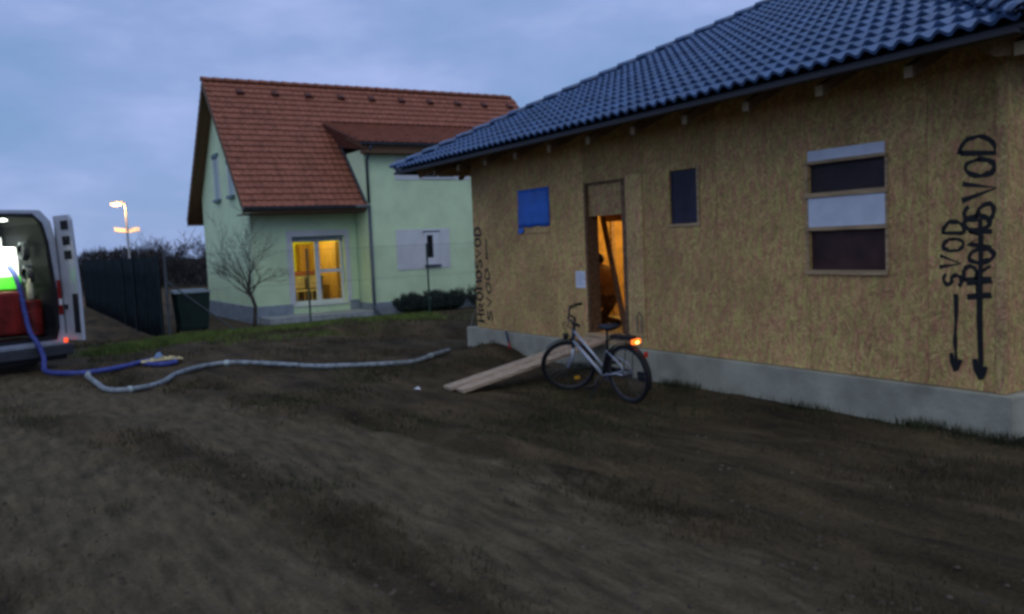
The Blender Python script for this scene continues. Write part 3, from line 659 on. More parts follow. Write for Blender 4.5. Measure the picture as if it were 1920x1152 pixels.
    # gable windows
    for x0, x1, z0, z1 in ((-29.1, -28.45, 3.62, 4.98), (-27.15, -26.55, 3.62, 4.6)):
        wn = W(MB().box(x0, x1, GY0-.012, GY0-.001, z0, z1), 'window', mat('pale_blind', (.40, .50, .48), .6, var=.08)); mb = MB()
        mb.box(x0-.06, x0, GY0-.03, GY0-.001, z0, z1); mb.box(x1, x1+.06, GY0-.03, GY0-.001, z0, z1); W(mb, 'frame', PVC, wn)
        W(MB().box(x0-.07, x1+.07, GY0-.06, GY0-.002, z1+.001, z1+.12), 'shutter_box', mat('teal_grey', (.13, .21, .24), .6), wn); W(MB().box(x0-.07, x1+.07, GY0-.11, GY0-.002, z0-.09, z0-.001), 'sill', MATS['teal_grey'], wn)
    # ---- roof deck
    th = .16
    def slab(x0, z0, x1, z1, y0, y1, m, name, parent=H, t=th):
        return W(MB().hexa([(x0,y0,z0),(x1,y0,z1),(x1,y1,z1),(x0,y1,z0)], [(x0,y0,z0-t),(x1,y0,z1-t),(x1,y1,z1-t),(x0,y1,z0-t)]), name, m, parent)
    fx = 2*RX-ERX
    roof = slab(RX, RZ, ERX, EEZ, VY0, BY0+.0, TIMBER_D, 'roof')
    slab(RX, RZ, ERX-1.0, EEZ+1.0*sl, BY0+.001, BY1, TIMBER_D, 'roof_deck', roof); slab(RX, RZ, ERX, EEZ, BY1+.001, VY1, TIMBER_D, 'roof_deck', roof); slab(RX-.001, RZ, fx, EEZ, VY0, VY1, TIMBER_D, 'roof_deck', roof)
    slope = Vector((ERX-RX, 0, EEZ-RZ)); Ls = slope.length; ev = -slope.normalized(); en = Vector((-ev.z*-1, 0, 0)); en = Vector((ev.z, 0, -ev.x)); eu = Vector((0, 1, 0))
    w, c = .205, .267
    tm = tile_mesh('roof_tile', w, c, 1, .020, TILE_R, seg=5, th=.018)
    O0 = Vector((ERX, VY0, EEZ)); wid = VY1-VY0; by0, by1 = BY0-VY0, BY1-VY0
    vd = Ls*(RX+1.05-ERX)/(RX-ERX)*-1
    vdorm = (ERX+3.0-ERX)/1.0
    v_join = (27.0-24.07)/abs(ev.x)   # slope length at which the dormer roof meets the main roof
    def inside(u, v): return not (by0 < u < by1+.1 and v < v_join-.1)
    tile_face(roof, O0-ev*.04, eu, ev, en, wid, Ls, w, c, tm, inside, [(0, 0, -1, 0), (wid, 0, 1, 0), (0, Ls-.02, 0, 1)], 300, CAM, ORG+roof.location)
    # back slope tiles as one field
    evb = Vector((-ev.x, 0, ev.z)); enb = Vector((-en.x, 0, en.z))
    tile_face(roof, Vector((fx, VY1, EEZ))-evb*.04, Vector((0,-1,0)), evb, enb, wid, Ls, w, c, tm, None, [(0, 0, -1, 0), (wid, 0, 1, 0), (0, Ls-.02, 0, 1)], 0, CAM, ORG+roof.location)
    # ridge tiles
    cap = MB(); n = 7; Lc = .40
    for k in range(2):
        for i in range(n+1):
            t = math.pi*i/n; r_ = .125+(.014 if k == 0 else 0); cap.v.append((r_*math.cos(t), k*Lc, r_*math.sin(t)*.95+(.012 if k == 0 else 0)))
    cap.f = [(i, i+1, n+2+i, n+1+i) for i in range(n)]; cm = cap.mesh('ridge_tile', TILE_R, True)
    y = VY0-.03
    while y < VY1-.2:
        o = bpy.data.objects.new('ridge_tile', cm); COL.objects.link(o); o.parent = roof; o.location = Vector((RX, y, RZ-.01))-ORG; sd = o.modifiers.new('thick', 'SOLIDIFY'); sd.thickness = .02; y += .37
    # vent tiles in a row below the ridge
    vm = MB().prism([(-.13, 0, 0), (.13, 0, 0), (.09, 0, .10), (-.09, 0, .10)], (0, .26, -.08)).mesh('vent_tile', mat('dark_red_vent', (.10, .035, .025), .7))
    for k in range(10):
        o = bpy.data.objects.new('vent_tile', vm); COL.objects.link(o); o.parent = roof
        M = Matrix((eu, ev, en)).transposed().to_4x4(); M.translation = O0+eu*(1.05+1.12*k)+ev*(Ls-.72)+en*.07-ORG; o.matrix_local = M
    # verge boards, soffits
    for yy in (VY0+.001, VY1-.03):
        for sx in (1, -1):
            a = Vector((RX, yy, RZ-.03)); b2 = Vector((RX+sx*(ERX-RX), yy, EEZ-.03)); W(MB().prism([a, b2, b2+Vector((0,0,-.2)), a+Vector((0,0,-.2))], (0, .028, 0)), 'verge_board', TIMBER_D, roof)
    W(MB().box(GX+.005, ERX-.08, VY0+.04, BY0-.01, EEZ-.2, EEZ-.17), 'soffit', TIMBER_D, roof)
    W(MB().box(fx+.02, GXB-.005, VY0+.04, VY1-.04, EEZ-.2, EEZ-.17), 'soffit', TIMBER_D, roof)
    # gutters
    def gutter(y0, y1, x, z, m=GUTTER, name='gutter'):
        mb = MB(); n = 8; r_ = .075
        for yy in (y0, y1):
            for i in range(n+1):
                t = math.pi+math.pi*i/n; mb.v.append((x+r_*math.cos(t), yy, z+r_*math.sin(t)))
        mb.f = [(i, i+1, n+2+i, n+1+i) for i in range(n)]+[tuple(range(n+1)), tuple(range(n+1, 2*n+2))]
        o = W(mb, name, m, roof); sd = o.modifiers.new('thick', 'SOLIDIFY'); sd.thickness = .006; return o
    gutter(VY0-.02, BY0-.38, ERX+.085, EEZ-.01); gutter(BY0-.379, BY0+.02, ERX+.09, EEZ+.0, GUTTER_L, 'gutter_end')
    # dormer roof
    DX, DZ, JX, JZ = BX+.42, 4.93, -27.05, 5.98
    dr = W(MB().hexa([(JX, BY0-.22, JZ), (DX, BY0-.22, DZ), (DX, BY1+.25, DZ), (JX, BY1+.25, JZ)], [(JX, BY0-.22, JZ-.1), (DX, BY0-.22, DZ-.16), (DX, BY1+.25, DZ-.16), (JX, BY1+.25, JZ-.1)]), 'dormer_roof', TIMBER_D)
    s2 = Vector((DX-JX, 0, DZ-JZ)); e2 = -s2.normalized(); n2 = Vector((e2.z, 0, -e2.x))
    tile_face(dr, Vector((DX, BY0-.24, DZ))-e2*.04, eu, e2, n2, BY1-BY0+.49, s2.length, w, c, tm, None, [(0, 0, -1, 0), (BY1-BY0+.49, 0, 1, 0), (0, s2.length, 0, 1)], 0, CAM, ORG)
    # flared tile skirt closing the dormer's left verge
    pts = [(JX-.3, JZ+.16), (JX+.6, JZ-.13), (JX+1.7, JZ-.47), (DX, DZ+.03)]; mb = MB(); lo = [(JX-.3, JZ-.02), (JX+.6, JZ-.62), (JX+1.5, JZ-.98), (DX, DZ-.20)]
    vs = [(x, BY0-.30, z) for x, z in pts]+[(x, BY0-.05, z) for x, z in lo]; k = len(pts)
    mb.add(vs, [(i, i+1, k+i+1, k+i) for i in range(k-1)]); o = W(mb, 'dormer_verge', mat('brown_red_board', (.13, .045, .03), .8, var=.2), dr); sd = o.modifiers.new('thick', 'SOLIDIFY'); sd.thickness = .03
    mb = MB(); n = 8
    for yy in (BY0-.25, BY1+.25):
        for i in range(n+1):
            t = math.pi+math.pi*i/n; mb.v.append((DX+.08+.07*math.cos(t), yy, DZ-.01+.07*math.sin(t)))
    mb.f = [(i, i+1, n+2+i, n+1+i) for i in range(n)]+[tuple(range(n+1)), tuple(range(n+1, 2*n+2))]
    o = W(mb, 'gutter', GUTTER, dr); sd = o.modifiers.new('thick', 'SOLIDIFY'); sd.thickness = .006
    W(MB().box(BX+.005, DX-.02, BY0-.1, BY1+.1, DZ-.30, DZ-.17), 'dormer_fascia', TIMBER_D, dr)
    # flashing where the tiles meet the bay, downpipes
    a = Vector((ERX+.02, BY0-.025, EEZ+.07)); b2 = Vector((-26.6, BY0-.025, zt(-26.6)+.09)); W(MB().beam(a, b2, .05, .12), 'flashing', GUTTER)
    W(MB().tube([(DX+.06, BY0+.06, DZ-.08), (DX-.05, BY0+.06, DZ-.22), (BX+.07, BY0+.06, DZ-.5), (BX+.07, BY0+.06, EEZ+.05)], .045, 8), 'downpipe', GUTTER, smooth=True)
    W(MB().tube([(BX+.07, BY0+.06, EEZ+.0), (BX+.07, BY0+.05, .1), (BX+.1, BY0+.05, -.05), (BX+.38, BY0+.12, -.26)], .05, 8), 'downpipe', GUTTER, smooth=True)
    # lit room behind the french door
    room = MB(); rx0, rx1, ry0, ry1, rz0, rz1 = -29.4, GX-.31, GY0+.4, 9.55, .12, 2.62
    room.box(rx0-.05, rx0, ry0, ry1, rz0, rz1); room.box(rx0, rx1, ry0-.05, ry0-.001, rz0, rz1); room.box(rx0, rx1, ry1+.001, ry1+.05, rz0, rz1); room.box(rx0, rx1, ry0, ry1, rz1+.001, rz1+.05)
    W(room, 'room_wall', mat('yellow_room_paint', (.74, .70, .02), .85, var=.04))
    W(MB().box(rx0, rx1, ry0, ry1, rz0-.05, rz0-.001), 'room_floor', mat('room_floor', (.20, .12, .06), .5))
    return H
green_house()
def room_things():
    m = mat('orange_wood', (.40, .20, .045), .6, var=.15, stretch=(1, 1, .2))
    t = thing('wardrobe', 'orange-brown cupboard at the back of the lit room, seen through the left pane', 'cupboard', (-29.1, 9.28, .125))
    MB().box(-.28, .25, -.3, .24, 0, 1.93).build('body', m, t)
    for y0 in (-.29, -.02): MB().box(.251, .27, y0, y0+.25, .05, 1.88).build('door', m, t, bevel=.004)
    t = thing('wall_unit', 'long orange-brown wall unit in the lit room, seen through the right panes', 'cupboard', (-27.0, 9.36, .125))
    MB().box(-1.45, 1.2, -.15, .18, 0, 1.95).build('body', m, t)
    for k in range(4): MB().box(-1.44+.66*k, -1.44+.66*k+.64, -.17, -.151, .05, 1.9).build('door', m, t, bevel=.004)
    t = thing('kitchen_counter', 'low green-grey counter in the lower left of the lit room', 'counter', (-26.9, 8.62, .125)); g = mat('counter_green', (.13, .15, .09), .6)
    MB().box(-.3, .3, -.55, .35, 0, .78).build('body', mat('counter_brown', (.06, .04, .025), .6), t); MB().box(-.34, .34, -.58, .38, .781, .86).build('worktop', g, t, bevel=.005); MB().box(-.33, -.30, -.55, .35, .861, 1.02).build('backboard', mat('dark_red_wood', (.16, .045, .02), .6), t)
    for k, (x, y) in enumerate(((-26.0, 8.05), (-25.95, 8.5))):
        t = thing('dining_chair', ('pale wooden chair, the left one' if k == 0 else 'pale wooden chair, the right one')+' low behind the terrace door', 'chair', (x, y, .125), group='chairs in the lit room'); cm = mat('pale_beech', (.55, .40, .20), .5)
        MB().box(-.2, .2, -.2, .2, .42, .45).build('seat', cm, t, bevel=.01); MB().box(-.2, -.17, -.19, .19, .5, .85).build('backrest', cm, t, bevel=.008)
        for sx in (-.17, .17):
            for sy in (-.17, .17): MB().tube([(sx, sy, 0), (sx, sy, .42)], .02, 6).build('leg', cm, t)
    t = thing('ceiling_lamp', 'ceiling lamp lighting the room behind the terrace door', 'lamp', (-26.6, 8.1, 2.6))
    MB().lathe((0,0,-.1), (0,0,1), [(.02,0),(.16,.01),(.18,.05),(.14,.09),(.03,.1)], 16).build('lamp_shade', mat('lit_shade', (.9, .8, .5), emit=(1, .72, .25), estr=6), t, smooth=True)
    ld = bpy.data.lights.new('room_light', 'POINT'); ld.energy = 170; ld.color = (1, .93, .42); ld.shadow_soft_size = .12; o = bpy.data.objects.new('room_light', ld); COL.objects.link(o); o.parent = t; o.location = (0, 0, -.18)
room_things()

# ------------------------------------------------------------------ inside the unfinished house
def site_inside():
    t = thing('work_lamp', 'warm work lamp hanging inside the unfinished house', 'lamp', (-11.1, 9.75, 2.1))
    MB().lathe((0,0,0), (0,0,1), [(.005,-.06),(.035,-.03),(.03,.02),(.015,.06)], 10).build('bulb', mat('lit_bulb', (1, .8, .5), emit=(1, .6, .2), estr=40), t, smooth=True)
    MB().tube([(0,0,.06),(0,0,.75)], .006, 5).build('cable', BLACK, t)
    ld = bpy.data.lights.new('bulb_light', 'POINT'); ld.energy = 135; ld.color = (1, .62, .20); ld.shadow_soft_size = .06; o = bpy.data.objects.new('bulb_light', ld); COL.objects.link(o); o.parent = t
    p = MB().beam((-9.95, 7.6, 2.45), (-9.0, 7.28, .46), .11, .04, up=(.3, 1, 0)).build('leaning_plank', TIMBER_D); tag(p, 'dark plank leaning diagonally across the lit doorway', 'plank')
    p = MB().box(-9.55, -9.25, 7.9, 8.0, .37, .95).build('timber_offcut', TIMBER_D, bevel=.005); tag(p, 'dark upright timber offcut low on the right of the doorway', 'timber')
    p = MB().box(-10.15, -9.5, 7.86, 7.9, 2.02, 2.5).build('hanging_board', OSBG); tag(p, 'short board hanging across the top of the doorway inside', 'board')
site_inside()

def make_person():
    t = thing('person', 'person with dark hair kneeling inside the lit doorway, bent forward in a tan jacket', 'person', (-10.72, 8.24, .36), R(180)); t.scale = (1.07, 1.07, 1.07)
    # local: x forward (faces -X in the world), z up
    J = {'pel': (-.10, 0, .46, .135, .15), 'wst': (-.09, 0, .58, .13, .15), 'chest': (0, 0, .76, .125, .175), 'neck0': (.07, 0, .89, .08, .10), 'neck': (.10, 0, .93, .055, .055), 'head': (.13, 0, .99, .085, .075), 'top': (.13, 0, 1.045, .06, .055)}
    ch = [('pel','wst'),('wst','chest'),('chest','neck0'),('neck0','neck'),('neck','head'),('head','top')]
    for s, k in ((1,'l'),(-1,'r')):
        J['sh'+k] = (.04, s*.19, .84, .065, .065); J['el'+k] = (.20, s*.22, .60, .048, .048); J['wr'+k] = (.40, s*.14, .53, .032, .032); J['pa'+k] = (.46, s*.13, .52, .028, .034)
        J['hip'+k] = (-.08, s*.11, .42, .095, .095); J['kn'+k] = (.26, s*.15, .085, .07, .07); J['an'+k] = (-.16, s*.13, .075, .045, .045); J['to'+k] = (-.30, s*.13, .045, .04, .04)
        ch += [('chest','sh'+k),('sh'+k,'el'+k),('el'+k,'wr'+k),('wr'+k,'pa'+k),('pel','hip'+k),('hip'+k,'kn'+k),('kn'+k,'an'+k),('an'+k,'to'+k)]
        for q, (dx, dy, dz, ln) in enumerate(((.02,.035,.0,.05),(.07,.022,-.01,.075),(.08,.006,-.012,.08),(.075,-.01,-.012,.075),(.065,-.025,-.01,.06))):
            b = J['pa'+k]; n1, n2 = f'f{k}{q}a', f'f{k}{q}b'
            J[n1] = (b[0]+dx*.55, b[1]+s*dy*-1, b[2]+dz*.4, .010, .010); J[n2] = (b[0]+dx, b[1]+s*dy*-1.1, b[2]+dz*2-.02, .008, .008); ch += [('pa'+k, n1), (n1, n2)]
    names = list(J); me = bpy.data.meshes.new('body'); me.from_pydata([J[n][:3] for n in names], [(names.index(a), names.index(b)) for a, b in ch], [])
    o = bpy.data.objects.new('body', me); COL.objects.link(o)
    sk = o.modifiers.new('skin', 'SKIN'); sk.use_smooth_shade = True; sv = me.skin_vertices[0].data
    for i, n in enumerate(names): sv[i].radius = J[n][3:]; sv[i].use_root = (n == 'pel')
    ss = o.modifiers.new('sub', 'SUBSURF'); ss.levels = 2; ss.render_levels = 2
    dg = bpy.context.evaluated_depsgraph_get(); m2 = bpy.data.meshes.new_from_object(o.evaluated_get(dg)); bpy.data.objects.remove(o)
    m2.materials.clear()
    for m in (mat('tan_jacket', (.36, .22, .10), .85, var=.15, scale=12, bump=.3), mat('dark_trousers', (.13, .075, .04), .85, var=.2), mat('skin', (.50, .30, .20), .55, var=.05), mat('work_boots', (.03, .02, .015), .6)): m2.materials.append(m)
    for p in m2.polygons:
        c = p.center; k = 0
        if c.z > .915 and c.x > .02: k = 2
        elif c.x > .41 and c.z > .4: k = 2
        elif c.x < -.15 and c.z < .13: k = 3
        elif c.z < .5 and not (c.x > .1 and c.z > .42): k = 1
        p.material_index = k
    m2.name = 'body'; b = obj('body', m2, t); m2.shade_smooth()
    hr = MB(); hr.ball((.115, 0, 1.015), .105, .095, .095, 14, 10); hr.v = [(x - (.03 if x > .17 else 0), y, z) for x, y, z in hr.v if True]
    h = hr.build('hair', mat('dark_hair', (.012, .009, .008), .6, var=.3, bump=.6, bscale=60), t, smooth=True)
    fc = MB(); fc.ball((.225, 0, .985), .018, .014, .022, 8, 6)
    fc.build('nose', MATS['skin'], t, smooth=True)
    for s in (1, -1): MB().ball((.20, s*.03, 1.0), .010, .012, .008, 8, 6).build('eye', BLACK, t, smooth=True)
    MB().box(.205, .216, -.025, .025, .95, .957).build('mouth', mat('lips', (.35, .13, .11), .5), t)
make_person()

# ------------------------------------------------------------------ planks up to the door
def ramp():
    P = [((-9.03, 4.68), (-9.09, 6.80), 'ramp plank nearer the bicycle, sloping from the dirt up to the doorway'), ((-9.262, 4.63), (-9.322, 6.80), 'ramp plank farther from the bicycle, sloping from the dirt up to the doorway')]
    for k, ((x0, y0), (x1, y1), lb) in enumerate(P):
        a = Vector((x0-.0, y0, gz(x0, y0)+.035)); b = Vector((x1+.17, y1, .415+.004*k)); mb = MB(); mb.beam(a, b, .225, .042)
        o = mb.build('ramp_plank', PLANK, bevel=.004); tag(o, lb, 'plank', 'planks of the ramp')
ramp()
def small_things():
    r = thing('striped_rod', 'thin dark blue rod with red lower end leaning on the concrete base', 'rod', (-11.18, 6.72, gz(-11.18, 6.72)))
    h = .3-r.location.z
    MB().tube([(-.14, .06, h*.45), (-.27, .10, h+.06)], .018, 7).build('shaft', mat('dark_blue_paint', (.03, .035, .10), .5), r); MB().tube([(0, 0, .02), (-.14, .06, h*.45-.001)], .02, 7).build('tip', mat('red_paint', (.35, .02, .02), .5), r)
    x, y = -9.55, 4.35; mb = MB(); z = gz(x, y)
    mb.add([(x-.05, y-.03, z+.012), (x+.04, y-.04, z+.03), (x+.06, y+.03, z+.012), (x+.0, y+.02, z+.05), (x-.045, y+.045, z+.016)], [(0,1,3),(1,2,3),(2,4,3),(4,0,3)])
    tag(mb.build('paper_scrap', WHITE), 'small crumpled white scrap on the dirt left of the ramp', 'litter')
    x, y = -14.6, 7.9; z = gz(x, y)
    tag(MB().tube([(x, y, z-.03), (x-.03, y, z+.3), (x+.02, y+.04, z+.55), (x+.13, y+.1, z+.72)], [.012, .01, .008, .005], 5).build('dry_stalk', mat('pale_stalk', (.30, .30, .24), .8)), 'single pale dry stalk bending over beside the ditch', 'plant')
small_things()

# ------------------------------------------------------------------ bicycle
def bicycle():
    mx, my = -7.78, 5.88
    root = thing('bicycle', 'silver step-through bicycle on its kickstand in front of the doorway, rear light glowing', 'bicycle', (mx, my, gz(mx, my)+.003), 0)
    root.rotation_euler = (Matrix.Rotation(R(183), 3, 'Z') @ Matrix.Rotation(R(-6), 3, 'X')).to_euler()
    SIL = mat('silver_paint', (.50, .53, .60), .3, .35, var=.05); SPK = mat('spoke_steel', (.16, .16, .17), .4, .5); RIM = mat('rim_alloy', (.09, .09, .10), .4, .6); FEN = mat('black_fender', (.02, .02, .022), .35)
    rr = .335; RH = Vector((-.52, 0, rr)); FH = Vector((.53, 0, rr)); BB = Vector((-.09, 0, .285)); HT = Vector((.345, 0, .80)); HB = Vector((.405, 0, .63)); ST = Vector((-.215, 0, .60))
    ax = (HT-HB).normalized(); RS = Matrix.Translation(HB) @ Matrix.Rotation(R(48), 4, ax) @ Matrix.Translation(-HB)
    I = Matrix.Identity(4)
    def P(mb, name, m, parent=root, M=I, **k):
        mb.v = [tuple(M @ Vector(v)) for v in mb.v]; return mb.build(name, m, parent, **k)
    for hub, M, nm in ((RH, I, 'rear'), (FH, RS, 'front')):
        wh = P(MB().torus(hub, (0,1,0), rr-.021, .021, 48, 8), 'wheel', RUBBER, M=M, smooth=True)
        P(MB().torus(hub, (0,1,0), rr-.049, (.009, .011), 48, 6), 'rim', RIM, wh, M, smooth=True)
        mb = MB()
        for k in range(24):
            t = 2*math.pi*k/24; t2 = t+(.35 if k % 2 else -.35); s = .028 if k % 4 < 2 else -.028
            mb.tube([hub+Vector((.025*math.cos(t2), s, .025*math.sin(t2))), hub+Vector(((rr-.05)*math.cos(t), 0, (rr-.05)*math.sin(t)))], .0016, 4, False)
        P(mb, 'spokes', SPK, wh, M); P(MB().lathe(hub-Vector((0,.05,0)), (0,1,0), [(.012,0),(.026,.015),(.018,.03),(.018,.07),(.026,.085),(.012,.1)], 12), 'hub', SPK, wh, M, smooth=True)
    P(MB().box(FH.x-.10, FH.x-.03, -.012, .012, .135, .175), 'spoke_reflector', mat('amber_reflector', (.75, .36, .02), .25, var=.1), M=RS, bevel=.006)
    # frame: twin parallel sloping tubes, seat tube, stays
    P(MB().tube([HB+ax*.155, Vector((-.115, 0, .385))], .0165, 10), 'top_tube', SIL, smooth=True); P(MB().tube([HB+ax*.03, BB], .021, 10), 'down_tube', SIL, smooth=True)
    P(MB().tube([BB, ST], .0185, 10), 'seat_tube', mat('dark_frame_decal', (.03, .035, .05), .35), smooth=True); P(MB().tube([HB-ax*.01, HT+ax*.005], .024, 10), 'head_tube', mat('dark_blue_frame', (.06, .075, .12), .3), smooth=True)
    for s in (1, -1):
        P(MB().tube([ST+Vector((0, s*.012, -.02)), RH+Vector((.02, s*.055, .10)), RH+Vector((0, s*.06, 0))], .0085, 8), 'seat_stay', SIL, smooth=True); P(MB().tube([BB+Vector((-.02, s*.025, 0)), RH+Vector((.15, s*.05, .0)), RH+Vector((0, s*.06, 0))], .0095, 8), 'chain_stay', SIL, smooth=True)
        P(MB().tube([HB+Vector((.004, s*.055, -.05)), HB+Vector((.03, s*.058, -.16)), FH+Vector((.0, s*.055, 0))], [.019, .021, .018], 8), 'fork_leg', SIL, M=RS, smooth=True)
    P(MB().tube([HB+Vector((.004, -.07, -.045)), HB+Vector((.004, .07, -.045))], .02, 8), 'fork_crown', BLACK, M=RS, smooth=True)
    P(MB().tube([ST-Vector((0,0,.05)), Vector((-.255, 0, .83))], .0135, 8), 'seat_post', BLACK, smooth=True)
    sd = MB(); secs = [(-.14, .085, .03), (-.08, .10, .045), (.0, .07, .04), (.08, .03, .03), (.135, .018, .02)]
    for x, w, h in secs:
        for k in range(10):
            t = 2*math.pi*k/10; sd.v.append((-.265+x, w*math.cos(t), .855+h*(math.sin(t) if math.sin(t) > 0 else .8*math.sin(t))-.1*(x > .1)*(x-.1)+(.012 if x < -.1 else 0)))
    sd.f = [(i*10+k, i*10+(k+1)%10, (i+1)*10+(k+1)%10, (i+1)*10+k) for i in range(4) for k in range(10)]+[tuple(range(10)), tuple(range(40, 50))]
    P(sd, 'saddle', mat('navy_saddle', (.02, .022, .035), .6), smooth=True)
    # stem, handlebar
    hb = [Vector((.17, s_, .985)) for s_ in ()]
    P(MB().tube([HT, Vector((.30, 0, .93)), Vector((.36, 0, .99))], .015, 8), 'stem', BLACK, M=RS, smooth=True)
    P(MB().tube([(.25, .31, .97), (.29, .28, .985), (.355, .17, 1.02), (.36, .06, .99), (.36, -.06, .99), (.355, -.17, 1.02), (.29, -.28, .985), (.25, -.31, .97)], .0125, 8), 'handlebar', BLACK, M=RS, smooth=True)
    for s in (1, -1):
        P(MB().tube([(.225, s*.325, .962), (.305, s*.27, .99)], .019, 8), 'grip', RUBBER, M=RS, smooth=True); P(MB().tube([(.34, s*.23, .99), (.37, s*.26, .965), (.30, s*.33, .93)], .007, 6), 'brake_lever', BLACK, M=RS)
    P(MB().tube([(.28, .19, 1.0), (.44, .12, .95), (.44, .04, .80), (.40, .03, .66)], .005, 6), 'brake_cable', BLACK, M=RS, smooth=True)
    P(MB().lathe(Vector((.43, 0, .735)), (1, 0, -.1), [(.015,0),(.03,.01),(.038,.05),(.038,.06)], 12), 'front_light', BLACK, M=RS, smooth=True)
    # mudguards, rack, rear light, reflector
    P(MB().torus(RH, (0,1,0), rr+.018, (.004, .03), 28, 8, R(-25), R(175), (-1,0,0)), 'mudguard', FEN, smooth=True)
    P(MB().torus(FH, (0,1,0), rr+.018, (.004, .028), 22, 8, R(-5), R(125), (-1,0,0)), 'mudguard', FEN, M=RS, smooth=True)
    rk = MB(); z = .735
    for y in (-.055, 0, .055): rk.tube([(-.24, y*.6, z-.05), (-.30, y, z), (-.68, y, z)], .006, 6)
    for x in (-.36, -.52, -.68): rk.tube([(x, -.055, z), (x, .055, z)], .005, 6)
    for s in (1, -1): rk.tube([(-.62, s*.055, z), RH+Vector((0, s*.07, 0))], .005, 6)
    P(rk, 'rack', BLACK)
    P(MB().box(-.68, -.33, -.05, .05, .745, .775), 'rack_bag', mat('black_cloth', (.014, .014, .016), .9), bevel=.012)
    P(MB().box(-.735, -.692, -.055, .055, .695, .745), 'rear_light', mat('lit_rear_light', (.8, .15, .02), .3, emit=(1, .16, .015), estr=3), bevel=.008)
    P(MB().box(-.74, -.73, -.02, .02, .70, .725), 'rear_bulb', mat('lit_rear_bulb', (1, .6, .2), .3, emit=(1, .55, .12), estr=9))
    P(MB().box(-.86, -.845, -.025, .025, .555, .615), 'rear_reflector', mat('red_reflector', (.55, .03, .02), .25), bevel=.005)
    # transmission
    P(MB().lathe(BB-Vector((0,.055,0)), (0,1,0), [(.09,0),(.09,.004)], 24), 'chainring', SPK); P(MB().box(-.52, -.02, -.062, -.05, .27, .375), 'chain_guard', FEN, bevel=.01)
    P(MB().lathe(RH-Vector((0,.045,0)), (0,1,0), [(.045,0),(.03,.012)], 16), 'sprocket', SPK)
    for s, dx, dz in ((1, .10, -.13), (-1, -.10, .13)):
        P(MB().tube([BB+Vector((0, s*.06, 0)), BB+Vector((dx, s*.075, dz))], .009, 6), 'crank', SPK); P(MB().box(BB.x+dx-.045, BB.x+dx+.045, min(s*.08, s*.17), max(s*.08, s*.17), BB.z+dz-.012, BB.z+dz+.012), 'pedal', BLACK)
    P(MB().tube([(-.14, .03, .26), (-.06, .12, .13), (.0, .19, .012)], .009, 6), 'kickstand', BLACK)
    P(MB().box(-.71, -.60, -.085, -.06, .24, .36), 'gear_case', BLACK, bevel=.01)
bicycle()

